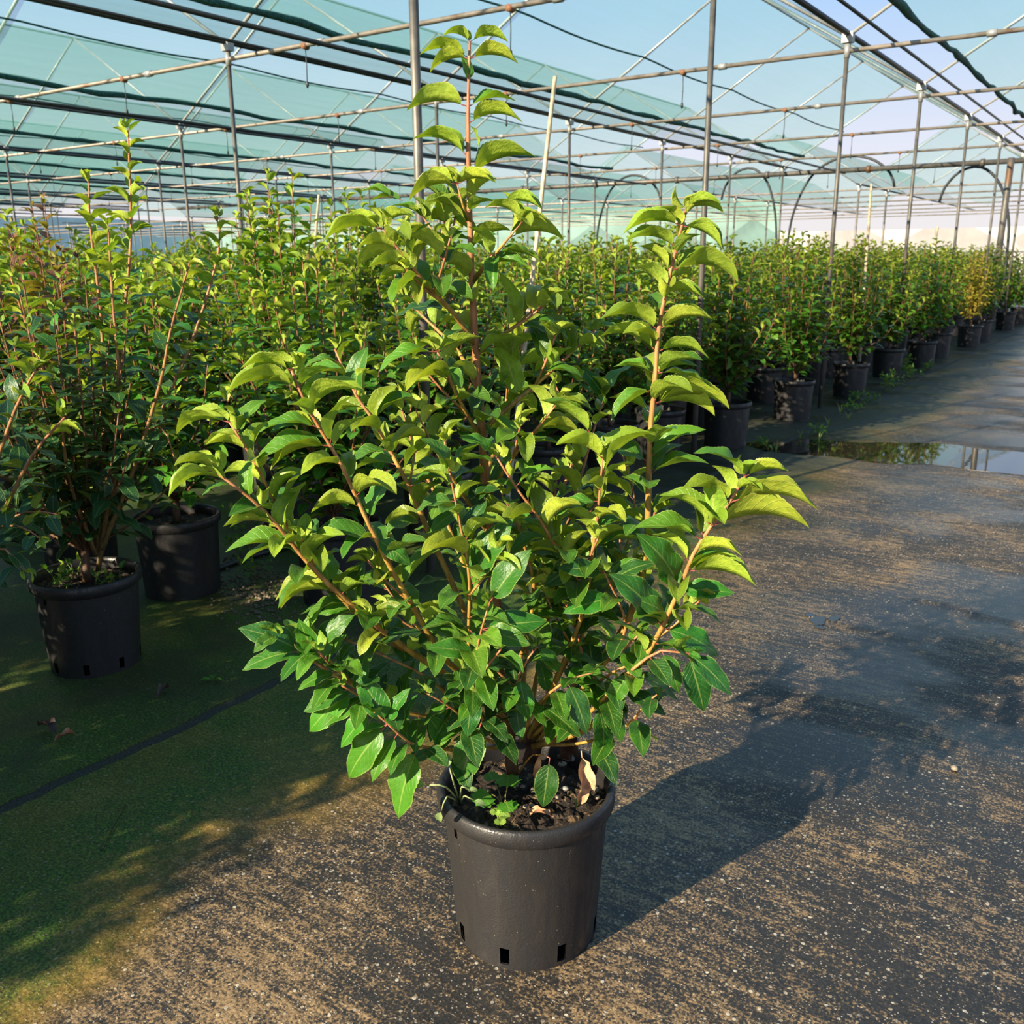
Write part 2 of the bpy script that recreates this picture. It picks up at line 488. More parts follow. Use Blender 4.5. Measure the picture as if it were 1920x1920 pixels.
# ------------------------------------------------------------------ the setting: floor
GAP0, GAP1 = -2.575, -2.520
fl = MB(); box(fl, -75, 14, -14, 75, -0.20, -0.006)
floor = fl.build('floor', M['sub'], smooth=False)
tag(floor, 'wet concrete floor of the shade house with mossy margin', None, None, 'structure')
for x0, x1, cuts, mt in ((GAP1, 14, (-14, 11.50, 17.6, 24.0, 75), M['ground']), (-75, GAP0, (-14, 75), M['bed'])):
    for a, b in zip(cuts[:-1], cuts[1:]):
        sb = MB(); rj = random.Random(int(a * 10) + 900)
        a_, b_ = a + .012, b - .012
        ys = [a_] + [v for v in np.arange(-3, 13, .035) if a_ + .02 < v < b_ - .02] + [b_]
        w1 = 0.0; V, Fc = [], []
        for yv in ys:
            w1 = w1 * .8 + rj.uniform(-.007, .007)
            xi = x0 + w1 if x0 == GAP1 else x0
            xo = x1 + w1 if x1 == GAP0 else x1
            V += [(xi, yv, 0), (xo, yv, 0), (xi, yv, -.06), (xo, yv, -.06)]
        for q in range(len(ys) - 1):
            k = q * 4
            Fc += [(k, k + 1, k + 5, k + 4), (k + 2, k, k + 4, k + 6), (k + 1, k + 3, k + 7, k + 5)]
        e = len(V) - 4
        Fc += [(0, 2, 3, 1), (e, e + 1, e + 3, e + 2)]
        sb.add(V, Fc)
        sb.build('slab', mt, floor, smooth=False)

# ------------------------------------------------------------------ the shade house frame
BAY, X0, LY, Y0 = 4.98, -2.87, 3.2, 0.27
POST_Z, TIE_Z, RIDGE_Z = 3.5, 3.40, 5.04
NBAY = 13
y_lines = [Y0 + LY * k for k in range(8)]              # 0.27 .. 22.67
far_lines = [29.2 + LY * k for k in range(7)]
gut_x = [X0 - BAY * k for k in range(-1, NBAY)]         # 2.11, -2.87, -7.85 ...

post_me = {}
def post_mesh(r):
    if r not in post_me:
        b = MB(); tube(b, [(0, 0, -0.04), (0, 0, POST_Z)], r, 12)
        c = MB(); tube(c, [(0, 0, TIE_Z - 0.06), (0, 0, TIE_Z + 0.06)], r * 1.35, 12)
        p = MB(); box(p, -0.05, 0.05, -0.04, 0.04, POST_Z - 0.03, POST_Z + 0.06)
        post_me[r] = (b.mesh('post_shaft', [M['post']]), c.mesh('clamp', [M['rafter']]), p.mesh('top_bracket', [M['rafter']], False))
    return post_me[r]
def post(x, y, r, label, group):
    t = thing('steel_post', label, 'post', (x, y, 0), 0, group)
    a, b, c = post_mesh(r)
    obj('shaft', a, t); obj('clamp', b, t); obj('top_bracket', c, t)
ORD = ['', '', 'second', 'third', 'fourth', 'fifth', 'sixth', 'seventh', 'eighth', 'ninth', 'tenth', 'eleventh', 'twelfth', 'thirteenth']
for k, x in enumerate(gut_x):
    for y in y_lines:
        if y < 3 or x > 0: continue
        px, py = to_px((x, y, 2.5))
        if (Vector((x, y, 0)) - CAM).dot(fwd) < 0.5 or px < -250 or px > 2100: continue
        if k == 1 and y < 4:
            post(x, y, 0.0215, 'thick grey steel post right behind the big shrub', None)
        else:
            post(x, y, 0.021, 'slim grey steel post in the pot row along the aisle' if k == 1 else
                 'slim grey steel post in the %s post line counted from the aisle' % ORD[k], 'posts of line %d' % k)
for k, x in enumerate(gut_x):
    for y in far_lines[:3]:
        px, py = to_px((x, y, 2.5))
        if x > 0: continue
        post(x, y, 0.03, 'distant steel post of the far shade house block', 'posts of the far block')

def bar_thing(name, label, cat, p0, p1, r, mat, group, sides=8, collars=0, cm=None):
    t = thing(name, label, cat, p0, 0, group)
    d = Vector(p1) - Vector(p0)
    b = MB(); tube(b, [(0, 0, 0), d], r, sides)
    b.build('pipe', mat, t)
    for i in range(collars):
        f = (i + 0.5) / collars
        c = MB(); e = d.normalized() * 0.04
        tube(c, [d * f - e, d * f + e], r * 1.5, sides)
        c.build('collar', cm or mat, t)
    return t
xa, xb = gut_x[-1], gut_x[0]
for y in y_lines[1:] + far_lines:
    bar_thing('tie_bar', 'weathered steel tie bar clamped to the %s post of the aisle row' % (['first'] + ORD[2:])[y_lines.index(y) - 1] if y < 25 else 'distant tie bar of the far shade house block',
              'bar', (xa, y, TIE_Z), (xb, y, TIE_Z), 0.021 if y < 25 else 0.024, M['bar'],
              'tie bars across the bays' if y < 25 else 'tie bars of the far block', 10, 26 if y < 15 else 0, M['rafter'])
YA, YB = -0.2, 22.9
for k, x in enumerate(gut_x[1:]):
    for ya, yb, nm in ((YA, YB, 'near'), (28.9, 49, 'far')):
        bar_thing('gutter_pipe', 'dark gutter pipe along the heads of the %s post line from the aisle' % (['first'] + ORD[2:])[k] if nm == 'near' else 'distant dark gutter pipe of the far block',
                  'pipe', (x, ya, POST_Z + 0.05), (x, yb, POST_Z + 0.05), 0.026, M['dark'],
                  'gutter pipes above the posts' if nm == 'near' else 'gutter pipes of the far block')
    if k < 7:
        bar_thing('irrigation_pipe', 'black irrigation pipe slung under the tie bars of the %s bay from the aisle row' % (['first'] + ORD[2:])[k], 'pipe', (x - BAY + 1.35, YA, TIE_Z - 0.04),
                  (x - BAY + 1.35, YB, TIE_Z - 0.04), 0.022, M['dark'], 'irrigation pipes under the tie bars')
        bar_thing('irrigation_pipe', 'thin black pipe beside the gutter of the %s post line' % (['first'] + ORD[2:])[k], 'pipe', (x + 0.38, YA, POST_Z - 0.03),
                  (x + 0.38, YB, POST_Z - 0.03), 0.015, M['dark'], 'thin wire pipes beside the gutters')
# sprinkler droppers under the tie bars
dr = MB(); tube(dr, [(0, 0, 0), (0.004, 0, -0.16), (0, 0, -0.30)], 0.0045, 5); dr_me = dr.mesh('hose', [M['dark']])
hd = MB(); lathe(hd, [(0.004, -0.29), (0.013, -0.30), (0.015, -0.33), (0.006, -0.35), (0.001, -0.352)], 8); hd_me = hd.mesh('nozzle', [M['dark']])
ck = MB(); tube(ck, [(0, -0.03, 0), (0, 0.03, 0)], 0.03, 8); ck_me = ck.mesh('clip', [simple('rusty_clip', (0.22, 0.10, 0.05), 0.7)])
for k, x in enumerate(gut_x[1:6]):
    for y in y_lines[1:]:
        for dx in (1.05, 3.3):
            xx = x - BAY + dx
            px, py = to_px((xx, y, 3.2))
            if -20 < px < 1940 and -40 < py:
                t = thing('sprinkler', 'small black sprinkler dropper hanging from a tie bar', 'sprinkler', (xx, y, TIE_Z - 0.01), 0, 'sprinkler droppers')
                obj('hose', dr_me, t); obj('nozzle', hd_me, t); obj('clip', ck_me, t)
# rafters, ridge pipes, mid-slope wires
HB = BAY / 2
for k, x in enumerate(gut_x[:10]):
    xr, xl = x, x - BAY
    for y in y_lines + (far_lines[:3] if k < 7 else []):
        a = (xl, y, POST_Z + 0.03); c = ((xl + xr) / 2, y, RIDGE_Z); b = (xr, y, POST_Z + 0.03)
        p1, p2 = to_px(a), to_px(c)
        if (Vector(a) - CAM).dot(fwd) < 0.3 or y < 1: continue
        g = 'rafters of bay %d' % k
        lab = 'sloping steel rafter under the net ' + ('over the aisle' if k == 0 else 'of the %s bay from the aisle row' % (['first'] + ORD[2:])[k - 1])
        bar_thing('rafter', lab, 'rafter', a, c, 0.017, M['rafter'], g, 8)
        bar_thing('rafter', lab, 'rafter', b, c, 0.017, M['rafter'], g, 8)
for k, x in enumerate(gut_x[:8]):
    xm = x - HB
    bar_thing('ridge_pipe', 'thin ridge pipe under the net peak ' + ('over the aisle' if k == 0 else 'of the %s bay from the aisle row' % (['first'] + ORD[2:])[k - 1]), 'pipe', (xm, YA, RIDGE_Z), (xm, YB, RIDGE_Z), 0.014, M['rafter'], 'ridge pipes')
    xw = x - BAY + 1.25
    pts = []
    for i in range(57):
        y = YA + (YB - YA) * i / 56
        sag = abs(math.sin((y - Y0) / LY * math.pi))
        pts.append((xw, y, POST_Z + 1.25 / HB * (RIDGE_Z - POST_Z) - 0.02 - 0.05 * sag))
    w = MB(); tube(w, pts, 0.012, 6)
    tag(w.build('support_cable', M['rope']), 'dark green cable holding the net ' + ('over the aisle' if k == 0 else 'of the %s bay from the aisle row' % (['first'] + ORD[2:])[k - 1]), 'cable', 'net support cables')

# shade nets: one sheet for each slope of each bay
def net_sheet(xa_, za, xb_, zb, y0, y1, label, group):
    nx, ny = 10, max(8, int((y1 - y0) / 0.8))
    b = MB(); V, Fc = [], []
    for i in range(nx + 1):
        f = i / nx
        for j in range(ny + 1):
            y = y0 + (y1 - y0) * j / ny
            s = abs(math.sin((y - Y0) / LY * math.pi)) ** 0.8
            V.append((xa_ + (xb_ - xa_) * f, y, za + (zb - za) * f + 0.03 - 0.09 * s * math.sin(math.pi * min(1, f * 0.9 + 0.1))))
    for i in range(nx):
        for j in range(ny):
            q = i * (ny + 1) + j
            Fc.append((q, q + 1, q + ny + 2, q + ny + 1))
    b.add(V, Fc)
    return tag(b.build('shade_net', M['net']), label, 'shade net', group)
def rolled(x, z, y0, y1, r, label, group):
    pts, rr = [], []
    n = int((y1 - y0) / 0.35)
    for i in range(n + 1):
        y = y0 + (y1 - y0) * i / n
        pts.append((x + rng.uniform(-.02, .02), y, z + rng.uniform(-.02, .015) - 0.03 * abs(math.sin((y - Y0) / LY * math.pi))))
        rr.append(r * rng.uniform(0.7, 1.25))
    b = MB(); tube(b, pts, rr, 7)
    tag(b.build('rolled_net_edge', M['roll']), label, 'net edge', group)
slope = (RIDGE_Z - POST_Z) / HB
for k, x in enumerate(gut_x):
    xl, xr, xm = x - BAY, x, x - HB
    for y0, y1, far in ((YA, YB - 0.1, False), (28.9, 49, True)):
        if far and k > 8: continue
        bayn = 'over the aisle' if k == 0 else ('over the bay next to the aisle' if k == 1 else 'over the %s bay from the aisle' % ORD[k])
        lab = 'far block green shade net ' + bayn if far else 'translucent green shade net ' + bayn
        grp = 'far nets ' + bayn if far else 'shade nets ' + bayn
        g0 = 0.42
        net_sheet(xl + g0, POST_Z + g0 * slope, xm, RIDGE_Z, y0, y1, lab + ', gap along the gutter', grp)
        net_sheet(xr - 0.05, POST_Z + 0.08, xm, RIDGE_Z, y0, y1, lab + ', touching the gutter', grp)
        if not far and k < 8 and xl < 0:
            rolled(xl + g0, POST_Z + g0 * slope + 0.02, y0, y1, 0.035, 'bunched dark green net edge ' + bayn, 'bunched net edges')
# heavy cross pipe and curved hoops at the end of the near block
bar_thing('cross_pipe', 'heavy dark double pipe crossing the end of the near bays', 'pipe', (-30, 22.67, 3.40), (2.1, 22.67, 3.40), 0.055, M['post'], None, 10, 14)
bar_thing('strut', 'thick brown slanting strut at the end of the pot row', 'post', (-3.0, 21.6, -0.03), (-2.85, 20.8, 3.3), 0.06, M['post'], None)
for xs, d, w_, dz in ((-7.72, 1, 1, .42), (-7.98, -1, .62, .30), (-3.0, -1, .62, .05), (-12.9, 1, .8, .3)):
    pts = [(xs, 22.9, 0), (xs, 22.9, 1.6), (xs + d * w_ * .12, 22.9, 2.35 + dz * .6), (xs + d * w_ * .5, 22.9, 2.95 + dz), (xs + d * w_ * 1.1, 22.9, 3.28 + dz),
           (xs + d * w_ * 1.75, 22.9, 3.22 + dz), (xs + d * w_ * 2.2, 22.9, 2.9 + dz), (xs + d * w_ * 2.32, 22.9, 2.6 + dz)]
    b = MB(); q, r_ = smooth_line(pts, [.028] * 8, 0.12); tube(b, q, r_, 8)
    tag(b.build('hoop_pipe', M['dark']), 'dark curved hoop pipe bending out from a post', 'pipe', 'curved hoop pipes')
# pale plastic end wall far away
ew = MB(); box(ew, -18, 14, 52.0, 52.1, 0, 2.9)
tag(ew.build('windbreak_curtain', M['wall'], smooth=False), 'pale plastic windbreak far behind the aisle row', 'windbreak')
ew = MB(); box(ew, -66, -18, 52.0, 52.1, 0, 4.7); box(ew, -66.0, -65.9, -10, 52, 0, 4.7, mi=1)  # side run gets a brightened colour in place of the sun it misses
tag(ew.build('windbreak_curtain', [simple('green_windbreak', (.15, .25, .225), .8, 0, .15, .8), simple('brightened_windbreak', (.66, .82, .77), .8, 0, .1, .8)], smooth=False),
    'grey-green windbreak netting closing the far side of the field', 'windbreak')

# bamboo canes
def cane(p0, p1, r, label, group=None):
    t = thing('bamboo_cane', label, 'cane', p0, 0, group)
    d = Vector(p1) - Vector(p0)
    n = 9; pts, rr = [], []
    for i in range(n):
        for q, s in ((i / n, 1.12), ((i + .06) / n, 1.0), ((i + .9) / n, .96)):
            pts.append(d * q); rr.append(r * s * (1 - .25 * q))
    pts.append(d); rr.append(r * .72)
    b = MB(); tube(b, pts, rr, 8); b.build('culm', M['cane'], t)
p1 = at_depth(1041, 143, 5.6); p0 = at_depth(985, 640, 5.6)
cane(p0 + (p0 - p1) * (p0.z / (p1.z - p0.z)), p1, 0.016, 'tall pale bamboo cane leaning behind the big shrub')
for (ax, ay), (bx_, by), D, l in (((598, 365), (588, 490), 7.5, 'pale bamboo cane standing among the shrubs by the slim posts'),
                                  ((1634, 345), (1622, 520), 13.0, 'pale bamboo cane standing among the aisle row shrubs'),
                                  ((1758, 425), (1745, 510), 17.0, 'short white cane leaning over the far aisle shrubs')):
    p1 = at_depth(ax, ay, D); p0 = at_depth(bx_, by, D)
    cane(p0 + (p0 - p1) * (p0.z / (p1.z - p0.z)), p1, 0.013 * D / 7.5, l)

# ------------------------------------------------------------------ leaves
def leaf_geo(n, ms, arch, fold, W, und, serr, seed, pet=0.13, curl=0.12, petsides=4, tipbend=0.0):
    """blade folded along the midrib and recurved; stalk starts at the origin, tip on +X at distance 1; normal +Z"""
    r = random.Random(seed)
    ang, pts = arch * 0.55 + 0.1, [Vector((0, 0, 0))]
    pts.append(pts[-1] + Vector((math.cos(ang), 0, math.sin(ang))) * pet)
    cl = [(pts[-1].copy(), ang)]
    ds = 1.0 / n
    for i in range(n):
        t = (i + .5) * ds
        a = ang - arch * (t ** 1.1) - tipbend * max(0, t - .7)
        pts.append(pts[-1] + Vector((math.cos(a), 0, math.sin(a))) * ds)
        cl.append((pts[-1].copy(), a))
    tip = pts[-1]; L = tip.length; th = math.atan2(tip.z, tip.x)
    ca, sa_ = math.cos(-th), math.sin(-th)
    def tr(p): return Vector(((p.x * ca - p.z * sa_) / L, p.y / L, (p.x * sa_ + p.z * ca) / L))
    c0 = 1 / ((.3827 ** .62) * (.6173 ** 1.0))
    V, UV, Fc = [], [], []
    ph = r.uniform(0, 6.28); k = r.uniform(1.6, 2.6)
    m_ = 2 * ms + 1
    lean = r.uniform(-.12, .12)
    for i, (p, a) in enumerate(cl):
        t = i / n
        w = W * c0 * (max(t, 1e-4) ** .62) * (max(1 - t, 0) ** 1.0)
        w = max(w, 0.0015)
        nv = Vector((-math.sin(a), 0, math.cos(a)))
        fo = fold * (0.55 + 0.45 * math.sin(math.pi * min(1, t * 1.1 + .05)))
        for j in range(m_):
            s = -1 + 2 * j / (m_ - 1)
            ws = w * (1 + (serr * (1 if i % 2 else -1) if abs(s) > .99 and 0 < i < n else 0))
            fa = fo + lean * (1 if s > 0 else -1)
            y = s * ws * math.cos(fa)
            z = abs(s) * ws * math.sin(fa) - curl * s * s * ws + und * w * math.sin(k * 6.28 * t + ph + (0.9 if s > 0 else 0)) * s * s
            V.append(tr(p + Vector((0, y, 0)) + nv * z)); UV.append((t, s))
    for i in range(n):
        for j in range(m_ - 1):
            q = i * m_ + j
            Fc.append((q, q + m_, q + m_ + 1, q + 1))
    # stalk
    PV, PF = [], []
    if petsides:
        pa, pb = tr(pts[0]), tr(pts[1])
        for p, rd in ((pa, .013), (pb, .009)):
            for q in range(petsides):
                an = 6.283 * q / petsides
                PV.append(p + Vector((0, math.cos(an) * rd, math.sin(an) * rd)))
        for q in range(petsides):
            PF.append((q, (q + 1) % petsides, petsides + (q + 1) % petsides, petsides + q))
    return V, UV, Fc, PV, PF

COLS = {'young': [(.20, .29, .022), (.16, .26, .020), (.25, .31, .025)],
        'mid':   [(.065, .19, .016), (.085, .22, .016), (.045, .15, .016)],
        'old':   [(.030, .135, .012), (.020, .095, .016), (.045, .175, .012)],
        'dark':  [(.016, .060, .022), (.020, .075, .024)],  # old leaves with shade put into the colour, for the two shaded shrubs
        'yellow': [(.48, .40, .05), (.42, .30, .05)],
        'brown': [(.20, .075, .04), (.13, .05, .03)]}
PETC = (.30, .07, .055)
SHAPE = {   # arch, fold, width, undulation
    'young': [(.95, 1.12, .37, .04), (1.15, 1.0, .36, .06), (.80, 1.2, .36, .04), (1.05, .90, .35, .06)],
    'mid':   [(.80, .70, .30, .08), (.95, .55, .29, .11), (.65, .85, .305, .07), (.85, .45, .29, .12)],
    'old':   [(.45, .34, .255, .12), (.60, .22, .245, .15), (.32, .45, .265, .10), (.80, .28, .25, .16)],
}
SHAPE['dark'] = SHAPE['old']; SHAPE['yellow'] = SHAPE['young']; SHAPE['brown'] = SHAPE['mid']
LEAF_GEO, LEAF_ME = {}, {}
LODS = {0: (34, 3, .022, 5), 1: (6, 2, .0, 3), 2: (4, 1, .0, 0)}
def leaf_variant(kind, i, lod):
    key = (kind, i, lod)
    if key not in LEAF_GEO:
        a, fo, W, un = SHAPE[kind][i % 4]
        n, ms, serr, ps = LODS[lod]
        LEAF_GEO[key] = leaf_geo(n, ms, a, fo, W, un if lod < 2 else 0, serr, 7 * i + 3, petsides=ps)
    return LEAF_GEO[key]
def leaf_mesh(kind, i, lod):
    i = i % 12
    key = (kind, i, lod)
    if key not in LEAF_ME:
        V, UV, Fc, PV, PF = leaf_variant(kind, i % 4, lod)
        b = MB()
        b.add(V, Fc, COLS[kind][i % len(COLS[kind])], UV, 0)
        if PV: b.add(PV, PF, PETC, None, 1)
        LEAF_ME[key] = b.mesh('leaf', [M['leaf'], M['bark']])
    return LEAF_ME[key]
def leaf_into(mb, kind, i, lod, mat):
    V, UV, Fc, PV, PF = leaf_variant(kind, i % 4, lod)
    c = COLS[kind][i % len(COLS[kind])]; s = 0.8 + 0.4 * ((i * 37 % 17) / 17)
    mb.add([mat @ v for v in V], Fc, tuple(x * s for x in c), UV, 0)
    if PV: mb.add([mat @ v for v in PV], PF, PETC, None, 1)
def leaf_matrix(base, direction, normal, L):
    x = direction.normalized()
    z = normal - x * normal.dot(x)
    if z.length < 1e-4: z = x.orthogonal()
    z.normalize()
    y = z.cross(x)
    mt = Matrix((x * L, y * L, z * L)).transposed().to_4x4()
    mt.translation = base
    return mt

UPV = Vector((0, 0, 1))
def spread_leaves(line, rnd, start=0.15, gap=0.036, size=(.075, .11), young=0.35, kinds=('young', 'mid', 'old'), droop=0.0, tipn=3):
    """leaves spiralling up a shoot: list of (kind, variant, matrix)"""
    out = []
    L = [0.0]
    for a, b in zip(line[:-1], line[1:]): L.append(L[-1] + (b - a).length)
    tot = L[-1]
    s = tot * start; phi = rnd.uniform(0, 6.28); i = 0
    while s < tot:
        while i < len(L) - 2 and L[i + 1] < s: i += 1
        f = (s - L[i]) / max(L[i + 1] - L[i], 1e-6)
        p = line[i].lerp(line[i + 1], f)
        t = (line[i + 1] - line[i]).normalized()
        u_ = t.cross(UPV)
        u_ = u_.normalized() if u_.length > .05 else Vector((1, 0, 0))
        v_ = t.cross(u_)
        rad = u_ * math.cos(phi) + v_ * math.sin(phi)
        q = s / tot
        lift = 0.35 + 0.35 * max(0, q - .7) / .3 + rnd.uniform(-.15, .15)
        d = rad + t * lift + UPV * rnd.uniform(-.25, .10) - UPV * droop
        if d.z < -.55: d.z *= .6
        k = kinds[0] if q > 1 - young else (kinds[1] if q > 1 - 2 * young else kinds[2])
        if rnd.random() < .15: k = kinds[1]
        sz = rnd.uniform(*size) * (1 - .45 * max(0, q - .75) / .25)
        nrm = UPV + rad * rnd.uniform(-.1, .35) + Vector((rnd.uniform(-.3, .3), rnd.uniform(-.3, .3), 0))
        out.append((k, rnd.randrange(12), leaf_matrix(p, d, nrm, sz)))
        s += gap * rnd.uniform(.75, 1.3); phi += 2.4 + rnd.uniform(-.35, .35)
    for j in range(tipn):       # closing bud leaves
        t = (line[-1] - line[-2]).normalized()
        rad = Vector((math.cos(phi + j * 2.1), math.sin(phi + j * 2.1), 0))
        out.append((kinds[0], rnd.randrange(12), leaf_matrix(line[-1], t * 1.0 + rad * .7, UPV - t * .2 + rad * .5, rnd.uniform(.03, .05))))
    return out
def stem_cols(n, low, mid, top):
    o = []
    for i in range(n):
        q = i / max(n - 1, 1)
        a, b, f = (low, mid, q * 2) if q < .5 else (mid, top, q * 2 - 1)
        o.append(tuple(a[c] * (1 - f) + b[c] * f for c in range(3)))
    return o
BROWN, OCHRE, PINK = (.10, .055, .03), (.42, .25, .05), (.42, .17, .085)

# ------------------------------------------------------------------ pots
def pot_meshes(r_top, r_bot, h, seg, slots):
    wall = 0.004
    b = MB()
    zs = [0.0, .012, .055, h * .45, h - .075, h - .040, h - .012]
    prof = [(r_bot + (r_top - .012 - r_bot) * (z / h), z) for z in zs]
    holes = []
    if slots:
        w = max(2, int(seg * .022))
        for k in range(8):
            a = int(seg * (k + .24) / 8)
            holes.append((1, a, a + w))
        for k in range(2):
            a = int(seg * (k * .5 + .044))
            holes.append((4, a, a + w - 1))
    lathe(b, prof, seg, (1, 1, 1), holes)
    inner = [(r - wall, z) for r, z in reversed(prof)]
    c = MB(); lathe(c, inner, seg, (1, 1, 1), [(len(prof) - 2 - i, a, e) for i, a, e in holes])
    b.add(c.v, c.f)
    # base plate
    n = len(b.v); b.add([(0, 0, .004)] + [((r_bot + .001) * math.cos(6.28319 * k / seg), (r_bot + .001) * math.sin(6.28319 * k / seg), .004) for k in range(seg)],
                        [(0, k + 1, (k + 1) % seg + 1) for k in range(seg)])
    rim = MB()
    rp = [(r_top - .016, h - .050), (r_top - .001, h - .036), (r_top + .001, h - .020), (r_top, h - .006), (r_top - .004, h), (r_top - .010, h + .001),
          (r_top - .016, h - .004), (r_top - .019, h - .014), (r_top - .020, h - .050)]
    lathe(rim, rp, seg)
    return b.mesh('pot', [M['pot']]), rim.mesh('rim', [M['pot']])
def soil_mesh(r, z, rings, seg, seed, bump=.012):
    rr = random.Random(seed)
    V = [(0, 0, z + .01)]; Fc = []
    for i in range(1, rings + 1):
        for k in range(seg):
            q = i / rings
            V.append((r * q * math.cos(6.28319 * k / seg), r * q * math.sin(6.28319 * k / seg), z + rr.uniform(-bump, bump) * (1 if i < rings else .3)))
    for k in range(seg): Fc.append((0, 1 + k, 1 + (k + 1) % seg))
    for i in range(rings - 1):
        for k in range(seg):
            a = 1 + i * seg + k; b_ = 1 + i * seg + (k + 1) % seg
            Fc.append((a, a + seg, b_ + seg, b_))
    b = MB(); b.add(V, Fc)
    return b.mesh('soil', [M['soil']])
POT_A = pot_meshes(.200, .162, .366, 96, True)
POT_B = pot_meshes(.200, .170, .372, 28, False)
SOIL_A = soil_mesh(.184, .325, 16, 64, 5, .010)
SOIL_B = soil_mesh(.184, .330, 5, 24, 6, .008)

def add_pot(t, meshes, soil):
    p = obj('pot', meshes[0], t)
    obj('rim', meshes[1], p)
    obj('soil', soil, t)
    return p
def add_leaves(t, leaves, lod, limit, far_lod=None):
    """first `limit` leaves as parts, the rest joined as one stuff part"""
    for k, i, mt in leaves[:limit]:
        o = bpy.data.objects.new('leaf', leaf_mesh(k, i, lod))
        COL.objects.link(o); o.parent = t; o.matrix_basis = mt
    rest = leaves[limit:]
    if rest:
        b = MB()
        for k, i, mt in rest: leaf_into(b, k, i, lod if far_lod is None else far_lod, mt)
        o = b.build('foliage', [M['leaf'], M['bark']], t)
        o['kind'] = 'stuff'

# ------------------------------------------------------------------ the big shrub in the aisle
MAINP = at_ground(987, 1727)
MD = MAINP.dot(dh)
main = thing('potted_shrub', 'tall lime-tipped laurel shrub in a black pot standing out in the aisle', 'potted shrub', (MAINP.x, MAINP.y, 0))
add_pot(main, POT_A, SOIL_A)
for c in main.children:
    c.rotation_euler.z = R(50.4)
def mp(px, py, off):
    return at_depth(px, py, MD + off) - Vector((MAINP.x, MAINP.y, 0))
